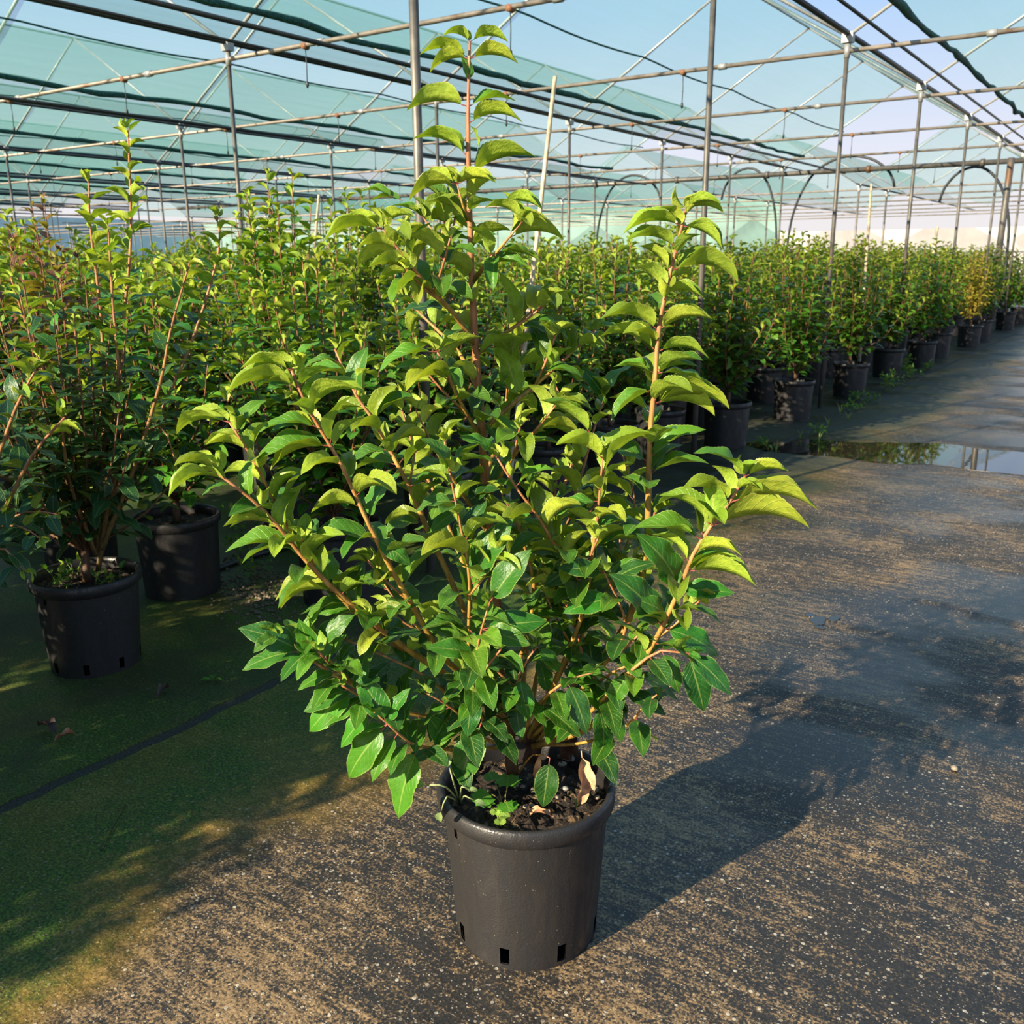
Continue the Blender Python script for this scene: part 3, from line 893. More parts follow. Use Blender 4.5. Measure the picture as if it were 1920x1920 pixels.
# photographed stems: (pixel x, pixel y, distance behind the pot axis in metres), radius at foot, start of leaves
BR = [
 # leader / trunk
 ([(962, 1455, .07), (950, 1330, .07), (930, 1130, .06), (915, 970, .05), (904, 810, .04), (892, 660, .03), (884, 500, .02), (879, 330, .02), (878, 200, .02), (881, 78, .02)], .0155, .42, 0),
 # long left shoots
 ([(945, 1330, .05), (880, 1275, -.02), (830, 1230, -.08), (770, 1130, -.13), (730, 1060, -.16), (690, 980, -.18), (640, 872, -.2), (580, 770, -.21), (547, 695, -.22)], .0085, .30, 1),
 ([(940, 1330, .05), (860, 1280, -.04), (760, 1215, -.1), (680, 1150, -.15), (610, 1090, -.19), (560, 1035, -.21), (520, 985, -.23), (470, 935, -.25), (400, 882, -.27)], .0085, .30, 1),
 ([(760, 1222, -.07), (680, 1160, -.11), (600, 1078, -.14), (545, 1000, -.17), (505, 920, -.19), (465, 845, -.21), (430, 792, -.22)], .0065, .3, 1),
 ([(925, 1260, .05), (860, 1120, .05), (805, 1000, .06), (767, 913, .07), (730, 843, .08), (700, 787, .09), (668, 742, .10), (628, 655, .11)], .008, .3, 1),
 ([(905, 815, .04), (893, 807, .03), (873, 773, 0), (847, 720, -.04), (820, 660, -.07)], .0065, .2, 1),
 ([(893, 650, .03), (853, 590, 0), (813, 550, -.04), (780, 510, -.07), (747, 467, -.09), (718, 430, -.11)], .0065, .15, 1),
 ([(886, 525, .02), (875, 490, .04), (840, 470, .08), (795, 410, .12)], .005, .3, 1),
 ([(884, 420, .02), (868, 385, .0), (857, 345, -.02)], .004, .3, 1),
 # right side
 ([(887, 528, .02), (910, 496, 0), (930, 474, -.02), (955, 445, -.04), (980, 415, -.06)], .005, .25, 1),
 ([(906, 805, .04), (950, 767, .06), (1003, 723, .09), (1060, 673, .12), (1113, 620, .15)], .0065, .3, 1),
 ([(893, 665, .03), (923, 640, .05), (967, 610, .08), (1023, 560, .12)], .0055, .3, 1),
 ([(1000, 1380, .08), (1090, 1280, .05), (1170, 1180, .03), (1208, 1060, .02), (1214, 987, .0), (1217, 860, 0), (1221, 787, 0), (1229, 700, 0), (1235, 620, 0), (1248, 550, 0), (1268, 465, 0), (1287, 392, 0)], .010, .30, 1),
 ([(1000, 1400, .06), (1100, 1367, -.02), (1150, 1317, -.07), (1190, 1260, -.11), (1230, 1198, -.14), (1273, 1107, -.17), (1300, 1040, -.19), (1333, 987, -.2), (1367, 943, -.21), (1397, 893, -.22)], .0085, .28, 1),
 ([(990, 1390, .08), (1050, 1260, .0), (1095, 1140, -.04), (1110, 1043, -.06), (1117, 993, -.07), (1123, 940, -.08), (1130, 860, -.09)], .0068, .3, 1),
 ([(985, 1380, .1), (1030, 1150, .14), (1065, 980, .17), (1087, 903, .19), (1113, 807, .21), (1134, 745, .22)], .0065, .25, 1),
 ([(985, 1390, .07), (1075, 1200, .0), (1090, 1110, -.03), (1060, 1047, -.06), (1033, 1010, -.08), (1007, 967, -.1), (967, 913, -.11), (933, 860, -.12)], .0062, .3, 1),
 # centre
 ([(950, 1350, .04), (905, 1300, -.06), (880, 1230, -.12), (880, 1090, -.16), (867, 1003, -.18), (843, 887, -.2)], .006, .2, 1),
 ([(950, 1350, .04), (900, 1300, -.1), (884, 1277, -.14), (893, 1225, -.17), (903, 1180, -.19), (918, 1130, -.2)], .0055, .3, 2),
 ([(945, 1340, .05), (1000, 1130, .02), (983, 1023, -.02), (967, 977, -.04), (943, 930, -.06)], .0055, .3, 1),
 ([(960, 1360, .05), (973, 1267, -.1), (1007, 1213, -.13)], .005, .4, 2),
 ([(1000, 1380, .06), (1120, 1260, -.04), (1173, 1177, -.08), (1133, 1073, -.12)], .006, .35, 2),
 # low arms
 ([(945, 1345, .04), (830, 1345, -.06), (740, 1330, -.12), (667, 1288, -.16), (607, 1253, -.18), (563, 1220, -.2), (523, 1190, -.21)], .006, .35, 2),
 ([(667, 1288, -.16), (627, 1247, -.17), (590, 1210, -.18), (573, 1195, -.19)], .0045, .3, 2),
 ([(950, 1400, .05), (880, 1405, -.05), (807, 1402, -.13), (767, 1392, -.17), (727, 1357, -.2), (700, 1335, -.21)], .0055, .35, 3),
 ([(960, 1400, .05), (905, 1350, -.12), (890, 1300, -.17)], .005, .4, 3),
 ([(975, 1390, .05), (1010, 1320, -.08), (1063, 1277, -.14), (1110, 1262, -.17)], .005, .4, 3),
 ([(1000, 1400, .08), (1090, 1350, -.06), (1180, 1260, -.14), (1240, 1220, -.17), (1290, 1225, -.19)], .006, .35, 3),
 ([(990, 1395, .08), (1080, 1395, .02), (1167, 1367, -.06), (1215, 1315, -.1), (1260, 1285, -.12)], .005, .4, 3),
 # back side
 ([(970, 1452, .06), (1000, 1415, -.04), (1031, 1421, -.1)], .003, .9, 4),
 ([(1000, 1400, .08), (1060, 1330, -.02), (1150, 1260, -.08), (1215, 1240, -.1), (1280, 1260, -.1)], .005, .35, 3),
 ([(960, 1400, .05), (870, 1330, -.02), (800, 1270, -.08), (720, 1230, -.12), (650, 1200, -.14)], .005, .35, 3),
 ([(955, 1400, .05), (900, 1380, -.08), (850, 1330, -.14), (800, 1300, -.18)], .005, .35, 3),
 ([(990, 1400, .08), (1060, 1300, .16), (1150, 1200, .2), (1200, 1100, .22)], .005, .3, 2),
 ([(930, 1380, .1), (850, 1250, .18), (760, 1150, .24), (690, 1050, .26)], .005, .3, 1),
 ([(915, 1000, .06), (870, 930, -.02), (820, 850, -.08), (780, 770, -.1)], .005, .2, 1),
 ([(912, 940, .06), (960, 860, .0), (1010, 800, -.04), (1050, 750, -.05)], .005, .2, 1),
 ([(1030, 1300, .06), (1150, 1080, .1), (1190, 960, .12), (1170, 860, .14)], .005, .3, 1),
 ([(960, 1380, .1), (900, 1150, .2), (830, 960, .28), (780, 850, .32), (745, 740, .35)], .007, .3, 1),
 ([(970, 1380, .1), (1000, 1130, .22), (1040, 960, .3), (1080, 830, .34), (1040, 720, .36)], .007, .3, 1),
 ([(910, 900, .05), (940, 800, .14), (960, 700, .2), (990, 620, .24)], .006, .25, 1),
 ([(900, 740, .04), (860, 660, .12), (800, 600, .18), (760, 560, .2)], .006, .25, 1),
]
rb = random.Random(5)
branch_pts = []          # (px, py, point) samples for attaching leaves
main_leaves, main_extra = [], []
for bi, (pl, r0, st, kind) in enumerate(BR):
    P = [mp(*q) for q in pl]
    n = len(P)
    rad = [r0 * (1 - .72 * (i / (n - 1)) ** .8) for i in range(n)]
    if bi == 0: rad = [r0 * (1 - .86 * (i / (n - 1)) ** .9) for i in range(n)]
    line, rr = smooth_line(P, rad, .03)
    cols = stem_cols(len(line), BROWN if bi == 0 else (.20, .13, .03), (.30, .14, .05) if bi == 0 else OCHRE, PINK)
    b = MB(); tube(b, line, rr, 9 if bi == 0 else 7, cols)
    b.build('stem' if bi == 0 else 'branch', M['bark'], main)
    for p in line:
        w = p + Vector((MAINP.x, MAINP.y, 0)); x, y = to_px(w)
        branch_pts.append((x, y, p))
    if kind == 0:
        ls = spread_leaves(line, rb, .36, .045, (.085, .115), .45, tipn=4)
        ls = [l for l in ls if to_px(l[2].translation + Vector((MAINP.x, MAINP.y, 0)))[1] > 350 or rb.random() < .12]
    elif kind == 1:
        ls = spread_leaves(line, rb, st, .028, (.085, .120), .31)
    elif kind == 2:
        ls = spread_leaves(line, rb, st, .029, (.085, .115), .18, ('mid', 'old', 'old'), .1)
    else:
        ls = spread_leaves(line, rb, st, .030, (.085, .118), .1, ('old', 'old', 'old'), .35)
    if kind == 4: ls = []
    main_extra += ls
    # short side twigs
    if bi > 0 and kind < 3:
        for f in (.45, .62):
            if rb.random() < .8:
                i = int(f * (len(line) - 1)); p = line[i]
                t = (line[i + 1] - line[i]).normalized()
                a = rb.uniform(0, 6.28)
                d = (Vector((math.cos(a), math.sin(a), 0)) * .8 + t * .9).normalized()
                tw, tr_ = smooth_line([p, p + d * .05 + UPV * .01, p + d * .10 + UPV * .03], [.003, .0025, .002], .02)
                b = MB(); tube(b, tw, tr_, 5, stem_cols(len(tw), OCHRE, PINK, PINK)); b.build('twig', M['bark'], main)
                main_extra += spread_leaves(tw, rb, .3, .022, (.07, .10), .5, ('young', 'mid', 'old') if kind == 1 else ('mid', 'old', 'old'))
# photographed leaves: base pixel, tip pixel, kind
EX = [
 (865, 97, 787, 103, 'y'), (868, 72, 830, 68, 'y'), (884, 78, 953, 80, 'y'), (890, 120, 972, 120, 'y'), (870, 125, 806, 137, 'y'), (878, 148, 866, 104, 'm'),
 (888, 184, 967, 190, 'm'), (868, 203, 762, 208, 'y'), (886, 232, 980, 230, 'y'), (874, 298, 773, 262, 'y'), (886, 243, 895, 283, 'm'), (893, 318, 1004, 294, 'y'),
 (879, 352, 930, 343, 'y'), (855, 345, 792, 337, 'y'), (850, 352, 766, 378, 'y'), (879, 402, 850, 366, 'm'), (799, 412, 733, 386, 'm'), (884, 70, 878, 56, 'm'),
 (738, 370, 675, 360, 'm'), (755, 376, 695, 378, 'm'), (715, 438, 605, 456, 'y'), (723, 425, 776, 408, 'y'), (745, 452, 780, 424, 'y'), (735, 468, 670, 464, 'y'),
 (778, 515, 690, 502, 'y'), (766, 530, 706, 535, 'y'), (812, 548, 745, 545, 'y'), (820, 480, 770, 470, 'y'), (790, 415, 840, 395, 'm'), (725, 432, 640, 425, 'y'),
 (970, 407, 908, 390, 'y'), (945, 383, 1017, 394, 'y'), (980, 417, 1028, 421, 'y'), (972, 440, 1057, 450, 'y'), (940, 477, 1008, 487, 'm'), (885, 450, 934, 440, 'm'),
 (915, 490, 990, 500, 'm'), (925, 470, 925, 545, 'm'), (975, 425, 960, 370, 'm'),
 (1262, 405, 1168, 440, 'y'), (1258, 482, 1174, 452, 'y'), (1290, 398, 1357, 400, 'y'), (1294, 410, 1352, 383, 'y'), (1284, 430, 1356, 470, 'y'), (1268, 505, 1384, 530, 'y'),
 (1250, 545, 1190, 500, 'y'), (1254, 560, 1320, 560, 'y'), (1245, 590, 1337, 600, 'm'), (1243, 655, 1329, 672, 'y'), (1232, 618, 1127, 598, 'y'), (1232, 642, 1124, 632, 'y'),
 (1233, 690, 1310, 688, 'm'), (1234, 712, 1335, 728, 'm'), (1226, 752, 1368, 768, 'y'), (1226, 772, 1340, 780, 'y'), (1218, 850, 1324, 806, 'm'), (1217, 822, 1140, 846, 'y'),
 (1230, 700, 1150, 688, 'm'), (1228, 730, 1145, 790, 'm'), (1217, 900, 1330, 870, 'm'), (1277, 440, 1230, 400, 'm'),
 (1395, 897, 1479, 884, 'y'), (1375, 940, 1534, 957, 'y'), (1335, 1000, 1517, 990, 'y'), (1367, 912, 1280, 918, 'y'), (1370, 905, 1300, 850, 'm'), (1345, 965, 1326, 903, 'm'),
 (1297, 1062, 1419, 1100, 'y'), (1290, 1070, 1345, 1033, 'm'), (1275, 1118, 1377, 1112, 'o'), (1307, 1022, 1190, 990, 'm'), (1272, 1098, 1192, 1000, 'o'), (1243, 1165, 1142, 1076, 'o'),
 (1330, 985, 1235, 930, 'y'), (1310, 1015, 1220, 985, 'm'), (1255, 1140, 1180, 1120, 'o'),
 (540, 718, 424, 740, 'y'), (547, 697, 450, 692, 'y'), (555, 695, 603, 640, 'm'), (572, 748, 684, 735, 'y'), (588, 790, 484, 812, 'm'), (612, 848, 477, 866, 'm'), (615, 850, 507, 882, 'y'),
 (605, 830, 665, 740, 'm'), (648, 900, 694, 910, 'm'), (570, 740, 640, 690, 'm'), (550, 705, 580, 655, 'm'),
 (425, 795, 332, 814, 'y'), (435, 790, 436, 762, 'm'), (470, 850, 386, 834, 'y'), (455, 820, 500, 750, 'm'), (440, 805, 415, 840, 'm'),
 (385, 882, 326, 874, 'y'), (405, 890, 316, 932, 'y'), (425, 900, 340, 905, 'y'), (520, 985, 432, 962, 'm'), (527, 992, 418, 988, 'y'), (552, 1026, 422, 1036, 'm'), (543, 985, 574, 902, 'm'),
 (480, 940, 470, 860, 'm'), (540, 970, 590, 870, 'm'),
 (705, 1015, 570, 1020, 'm'), (672, 1140, 600, 1050, 'o'), (620, 1095, 516, 1128, 'y'), (630, 1105, 527, 1142, 'y'), (668, 1140, 598, 1152, 'o'), (700, 1000, 770, 1060, 'o'),
 (567, 1210, 446, 1178, 'o'), (560, 1218, 454, 1257, 'o'), (590, 1212, 665, 1153, 'o'), (600, 1240, 560, 1160, 'o'), (610, 1250, 650, 1190, 'o'),
 (660, 1288, 569, 1335, 'o'), (668, 1292, 580, 1372, 'o'), (727, 1350, 668, 1262, 'o'), (700, 1340, 639, 1402, 'o'), (718, 1352, 654, 1459, 'o'), (752, 1385, 698, 1466, 'o'), (785, 1398, 747, 1534, 'o'),
 (735, 1360, 770, 1290, 'o'), (895, 1345, 862, 1472, 'o'), (889, 1285, 876, 1382, 'o'), (975, 1262, 992, 1350, 'o'), (955, 1300, 978, 1388, 'o'), (1060, 1277, 1101, 1378, 'o'),
 (1030, 1423, 1018, 1514, 'o'), (1172, 1260, 1146, 1318, 'o'), (1285, 1226, 1371, 1304, 'o'), (1270, 1225, 1320, 1334, 'o'), (1238, 1215, 1273, 1300, 'o'), (1255, 1180, 1348, 1231, 'o'),
 (1120, 1330, 1130, 1416, 'o'), (800, 1402, 870, 1360, 'o'), (840, 1400, 800, 1340, 'o'),
 (917, 1133, 996, 1030, 'o'), (908, 1175, 1025, 1165, 'o'), (905, 1180, 995, 1210, 'o'), (840, 884, 788, 822, 'm'), (853, 943, 779, 960, 'm'), (870, 1010, 913, 940, 'o'), (880, 1090, 963, 972, 'o'),
 (893, 1220, 800, 1215, 'o'), (880, 1180, 935, 1260, 'o'), (1130, 870, 1042, 835, 'y'), (1128, 880, 1225, 812, 'y'), (1123, 940, 1035, 970, 'm'), (1117, 1000, 1180, 980, 'm'),
 (1108, 1050, 1020, 1100, 'o'), (1133, 1080, 1045, 1065, 'o'), (1140, 1090, 1230, 1055, 'o'), (1150, 1130, 1055, 1150, 'o'), (1010, 1212, 1050, 1260, 'o'),
 (1134, 748, 1090, 690, 'o'), (1128, 770, 1190, 680, 'm'), (1110, 815, 1010, 750, 'm'), (1070, 665, 1055, 600, 'y'), (1055, 680, 1000, 712, 'y'), (1023, 562, 980, 590, 'y'),
 (1113, 625, 1160, 615, 'm'), (820, 662, 885, 640, 'm'), (815, 665, 710, 700, 'm'), (833, 690, 865, 730, 'm'), (850, 725, 740, 690, 'm'), (670, 745, 690, 650, 'm'), (640, 670, 570, 690, 'm'),
 (700, 790, 780, 740, 'm'), (735, 850, 650, 880, 'm'), (770, 920, 860, 900, 'm'), (935, 862, 860, 820, 'm'), (960, 905, 1040, 880, 'm'), (1005, 965, 930, 1000, 'm'),
]
KK = {'y': 'young', 'm': 'mid', 'o': 'old'}
offv = Vector((MAINP.x, MAINP.y, 0))
tocam_h = -dh
for bx_, by, tx, ty, k in EX:
    best = min(branch_pts, key=lambda q: (q[0] - bx_) ** 2 + (q[1] - by) ** 2 + 2.0e4 * max(0, (q[2] + offv).dot(dh) - MD + .02))
    near = math.hypot(best[0] - bx_, best[1] - by)
    D = (best[2] + offv).dot(dh)
    base = best[2] if near < 40 else at_depth(bx_, by, D) - offv
    tip = at_depth(tx, ty, D + rb.uniform(-.045, .03)) - offv
    d = tip - base
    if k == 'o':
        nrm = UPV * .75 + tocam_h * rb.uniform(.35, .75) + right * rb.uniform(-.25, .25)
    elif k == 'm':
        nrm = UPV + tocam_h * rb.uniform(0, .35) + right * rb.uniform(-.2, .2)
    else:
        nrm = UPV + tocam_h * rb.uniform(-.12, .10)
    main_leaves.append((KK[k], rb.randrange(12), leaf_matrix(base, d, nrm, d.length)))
# leaves nearest the viewer stay single parts
main_extra.sort(key=lambda l: (l[2].translation + offv).dot(dh))
allm = main_leaves + main_extra
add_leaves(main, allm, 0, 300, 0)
print('main leaves', len(allm), 'explicit', len(main_leaves))

# ------------------------------------------------------------------ shrubs of the field
def grow(seed, height, radius, nshoot, leaf_gap, size, kinds=('young', 'mid', 'old'), young=.25, bare=.28, lean=0.0):
    """foot at the soil; returns stems [(line, radii)] and leaves"""
    r = random.Random(seed)
    stems, leaves = [], []
    z0 = .32
    trunk = [Vector((0, 0, z0)), Vector((r.uniform(-.02, .02), r.uniform(-.02, .02), z0 + .12)), Vector((r.uniform(-.03, .03), r.uniform(-.03, .03), z0 + .28))]
    stems.append(smooth_line(trunk, [.02, .017, .014], .06))
    for i in range(nshoot):
        a = 2.4 * i + r.uniform(-.4, .4)
        q = i / max(1, nshoot - 1)
        rad = radius * (.12 + .88 * q ** .7) * r.uniform(.8, 1.1)
        h = (height - z0) * (1 - .55 * q ** 1.3) * r.uniform(.88, 1.05)
        if i == 0: h = height - z0
        b0 = trunk[1 if i % 2 else 2].copy()
        tip = Vector((rad * math.cos(a), rad * math.sin(a), z0 + h))
        mid = b0.lerp(tip, .5) + Vector((math.cos(a), math.sin(a), 0)) * rad * r.uniform(.05, .25) + Vector((0, 0, -.03))
        line, rr = smooth_line([b0, mid, tip], [.0058, .0042, .0022], .07)
        stems.append((line, rr))
        leaves += spread_leaves(line, r, bare * (.35 if q > .5 else 1), leaf_gap, size, young, kinds, .05, 2)
    return stems, leaves
def stems_mesh(stems, sides=5):
    b = MB()
    for i, (line, rr) in enumerate(stems):
        tube(b, line, rr, sides, stem_cols(len(line), BROWN, (.15, .085, .035), (.24, .10, .05)) if i else BROWN)
    return b.mesh('stems', [M['bark']])
def rank(leaves):
    """tips and the outside of the crown first"""
    return sorted(leaves, key=lambda l: -(l[2].translation.z * .8 + math.hypot(l[2].translation.x, l[2].translation.y)))

FIELD = []
for v in range(7):
    FIELD.append(grow(100 + v, 1.62 + .04 * (v % 3), .45, 34, .037, (.11, .15), ('young', 'mid', 'old') if v % 2 else ('young', 'old', 'old'), young=.15, bare=.12))
TALL = [grow(300 + v, 1.92, .42, 30, .037, (.11, .15), young=.17, bare=.12) for v in range(2)]
SICK = [grow(400, 1.6, .36, 22, .038, (.10, .14), ('yellow', 'yellow', 'yellow'), .4), grow(401, 1.7, .33, 22, .040, (.10, .13), ('brown', 'brown', 'brown'), .4)]
VAR = FIELD + TALL + SICK
VAR_STEM = [stems_mesh(s) for s, l in VAR]
VAR_RANK = [rank(l) for s, l in VAR]
VAR_FOL = {}
def foliage_mesh(v, skip, lod):
    key = (v, skip, lod)
    if key not in VAR_FOL:
        b = MB()
        for k, i, mt in VAR_RANK[v][skip:]: leaf_into(b, k, i, lod, mt)
        VAR_FOL[key] = b.mesh('foliage', [M['leaf'], M['bark']])
    return VAR_FOL[key]
NPLANT = [0]
def shrub(x, y, v, rz, label, group, nleaf=0, lod=1, rest_lod=2, sc=1.0, name='potted_shrub'):
    t = thing(name, label, 'potted shrub', (x, y, 0), rz, group)
    p = obj('pot', POT_B[0], t); obj('rim', POT_B[1], p); obj('soil', SOIL_B, t)
    st_ = obj('stems', VAR_STEM[v], t); st_.scale = (1, 1, sc)
    for k, i, mt in VAR_RANK[v][:nleaf]:
        o = bpy.data.objects.new('leaf', leaf_mesh(k, i, lod))
        COL.objects.link(o); o.parent = t
        if sc != 1.0:
            mt = mt.copy(); mt.translation = Vector((mt.translation.x, mt.translation.y, mt.translation.z * sc))
        o.matrix_basis = mt
    f = obj('foliage', foliage_mesh(v, nleaf, rest_lod), t); f['kind'] = 'stuff'; f.scale = (1, 1, sc)
    NPLANT[0] += 1
    return t

rp_ = random.Random(21)
placed = []
def free(x, y, d): return all((x - a) ** 2 + (y - b) ** 2 > d * d for a, b in placed)
def put(x, y, v=None, label=None, group=None, name='potted_shrub', sc=None):
    D = math.hypot(x, y)
    if v is None: v = rp_.randrange(7)
    if D < 5.5: nl, rl = 170, 1
    elif D < 9: nl, rl = 90, 2
    elif D < 12: nl, rl = 30, 2
    else: nl, rl = 0, 2
    placed.append((x, y))
    shrub(x, y, v, rp_.uniform(0, 6.28), label, group, nl, 1, rl, sc or rp_.uniform(.94, 1.06), name)
FRONT = 'laurel shrub in a black pot in the row lining the aisle'
FIELD_L = 'laurel shrub in a black pot within the dense field of shrubs'
# aisle row, photographed positions
for i, (x, y) in enumerate([(-2.91, 7.40), (-2.91, 9.10), (-2.87, 10.94), (-2.95, 13.0), (-2.83, 14.45), (-2.95, 16.2), (-2.9, 19.9), (-2.89, 23.0), (-2.9, 25.2)]):
    put(x, y, None, '%s laurel shrub of the aisle row, counted along the aisle from the big puddle' % (['first'] + ORD[2:])[i], 'shrubs of the aisle row')
put(-2.82, 18.2, 9, 'yellow-leaved sickly shrub in a black pot beside the aisle', None)
put(-3.4, 19.0, 9, 'yellowing shrub in a black pot just behind the aisle row', None)
# pots beside the mossy strip
put(-3.69, 2.62, 3, 'laurel shrub in a black pot with bare soil on the mossy ground', None)
put(-2.98, 2.95, 5, 'laurel shrub in a black pot half hidden behind the big aisle shrub', None, sc=.9)
_b = at_depth(95, 600, 4.6)
put(_b.x, _b.y, 10, 'dead brown shrub in a black pot among the green ones', None)
for x, y, v in ((-3.85, 3.50, 7), (-4.30, 4.60, 8)):
    put(x, y, v, 'laurel shrub taller than its neighbours, %s the bare-soil pot' % ('right behind' if v == 7 else 'further behind'), 'tall shrubs among the field')
# shrub with the tall shoots beside the aisle shrub, and its neighbour at the frame's edge, built from their own stems below
PA = Vector((-3.27, 1.90, 0)); PD = Vector((-3.28, 0.98, 0))
placed += [(PA.x, PA.y), (PD.x, PD.y)]
# the row goes on behind the photographer and shades the mossy strip
for y in (-3.2, -2.3, -1.4, -.5, .25):
    put(-2.86, y, None, FIELD_L, 'shrubs of the field')
# the field
for x, y in [(-3.25, 4.0), (-3.15, 5.0), (-3.2, 5.95), (-3.2, 6.75)]:
    put(x, y, None, FIELD_L, 'shrubs of the field')
def row_label(n):
    return 'laurel shrub in a black pot, row %s behind the aisle row' % ['one', 'two', 'three', 'four', 'five', 'six', 'seven', 'eight', 'nine', 'ten', 'eleven', 'twelve', 'thirteen', 'fourteen', 'fifteen', 'sixteen', 'seventeen', 'eighteen', 'nineteen', 'twenty', 'twenty-one'][n]
row = 0
x = -3.55
while x > -21:
    step = .80 if x > -8 else 1.05
    y = -1.2 + (row % 2) * .4
    while y < (27 if x > -6 else (23 if x > -11 else 17)):
        xx, yy = x + rp_.uniform(-.08, .08), y + rp_.uniform(-.1, .1)
        px, py = to_px((xx, yy, 1.5)) if (Vector((xx, yy, 1)) - CAM).dot(fwd) > .6 else (-9999, 0)
        vis = -90 < px < 2010
        shade = x > -5.2 and yy < 2.5 and yy > -1.6
        if (vis or shade) and free(xx, yy, .62) and rp_.random() < .97:
            put(xx, yy, None, row_label(row), 'shrubs of field row %d' % row)
        y += step * (1.0 if yy < 11 else 1.45)
    row += 1
    x -= step if x > -8 else 1.3
print('plants', NPLANT[0])

def traced_shrub(P0, label, branches, seed, extra, kinds, soil_weeds=False):
    t = thing('potted_shrub', label, 'potted shrub', (P0.x, P0.y, 0))
    p = obj('pot', POT_A[0], t); obj('rim', POT_A[1], p); obj('soil', SOIL_A, t)
    p.rotation_euler.z = R(20 * seed)
    r = random.Random(seed); D = P0.dot(dh); lv = []
    for pl, r0, st, yg in branches:
        P = [at_depth(a, b_, D + o) - P0 for a, b_, o in pl]
        line, rr = smooth_line(P, [r0 * (1 - .7 * i / (len(P) - 1)) for i in range(len(P))], .04)
        b = MB(); tube(b, line, rr, 7, stem_cols(len(line), (.12, .08, .03), (.28, .17, .06), PINK)); b.build('branch', M['bark'], t)
        lv += spread_leaves(line, r, st * .8, .027, (.10, .135), yg, kinds)
    stems, leaves = extra
    o = obj('stems', stems_mesh(stems, 6), t)
    lv = sorted(lv + leaves, key=lambda l: (l[2].translation + P0).dot(dh))
    add_leaves(t, lv, 1, 300, 1)
    return t
tA = traced_shrub(PA, 'dark laurel shrub with tall lime-tipped shoots, in a black pot with weeds on its soil', [
    ([(185, 1065, 0), (200, 960, 0), (221, 860, 0), (222, 700, 0), (211, 560, 0), (203, 425, 0)], .010, .42, .18),
    ([(190, 1040, .02), (212, 860, .05), (228, 640, .08), (245, 450, .10), (240, 243, .10)], .010, .55, .32),
    ([(183, 1040, .02), (195, 800, .06), (190, 600, .1), (170, 430, .12), (166, 335, .13)], .009, .55, .25),
    ([(190, 1030, -.02), (250, 880, -.06), (300, 720, -.1), (320, 620, -.12), (356, 492, -.15)], .009, .40, .15),
    ([(188, 1040, .05), (280, 820, .2), (360, 640, .3), (410, 470, .34), (405, 405, .34)], .009, .45, .15),
    ([(180, 1040, -.02), (130, 900, -.1), (110, 760, -.16), (70, 670, -.2)], .008, .3, .15),
    ([(180, 1040, .1), (120, 800, .2), (60, 640, .3), (20, 520, .3)], .008, .4, .2),
    ([(185, 1040, .1), (240, 850, .0), (300, 800, -.05), (330, 870, -.1)], .006, .4, .0),
    ], 4, grow(55, 1.45, .46, 38, .036, (.10, .135), ('old', 'dark', 'dark'), .15), ('young', 'old', 'dark'))
tD = traced_shrub(PD, 'dark drooping laurel shrub beside the pot with soil weeds, leaning over its rim', [
    ([(-80, 1080, 0), (0, 970, -.03), (60, 855, -.05), (122, 782, -.06)], .009, .35, .2),
    ([(-90, 1060, .05), (-20, 900, .05), (30, 765, .04), (66, 695, .03)], .009, .35, .15),
    ([(-80, 1090, 0), (-30, 1010, -.05), (30, 985, -.1), (75, 1010, -.12)], .005, .1, .0),
    ([(-80, 1090, 0), (-30, 1040, -.12), (10, 1030, -.18), (45, 1070, -.2)], .005, .1, .0),
    ([(-80, 1090, .03), (-20, 1000, .02), (50, 960, .0), (110, 965, -.02)], .005, .2, .0),
    ], 9, grow(77, 1.4, .48, 36, .036, (.10, .135), ('old', 'dark', 'dark'), .15), ('young', 'dark', 'dark'))

# ------------------------------------------------------------------ small things
def weed(name, label, cat, loc, n, h, spread, seed, kind='mid', size=(.03, .05), group=None, lod=1):
    r = random.Random(seed)
    t = thing(name, label, cat, loc, r.uniform(0, 6), group)
    for i in range(n):
        a = r.uniform(0, 6.28); d = Vector((math.cos(a), math.sin(a), 0)); R_ = spread * r.uniform(.3, 1)
        hh = h * r.uniform(.5, 1)
        line, rr = smooth_line([Vector((0, 0, -.004)) + d * R_ * .2, d * R_ * .6 + UPV * hh * .6, d * R_ + UPV * hh], [.002, .0016, .001], .03)
        b = MB(); tube(b, line, rr, 4, [(.12, .22, .04)] * len(line)); b.build('stalk', M['bark'], t)
        for k, i2, mt in spread_leaves(line, r, .35, .022, size, 1, (kind, kind, kind), 0, 1):
            o = bpy.data.objects.new('leaf', leaf_mesh(kind, i2, lod)); COL.objects.link(o); o.parent = t; o.matrix_basis = mt
    return t
# weeds on the soil of the near pots
SOILZ = .325
for i, (dx, dy) in enumerate(((.02, -.10), (-.09, -.06), (.10, -.03), (.12, .06), (-.12, .03))):
    weed('weed', 'small green weed sprouting on the soil of the dark shrub pot', 'weed', (PA.x + dx, PA.y + dy, SOILZ), 4, .06, .05, 60 + i, 'mid', (.02, .035), 'weeds in the dark shrub pot')
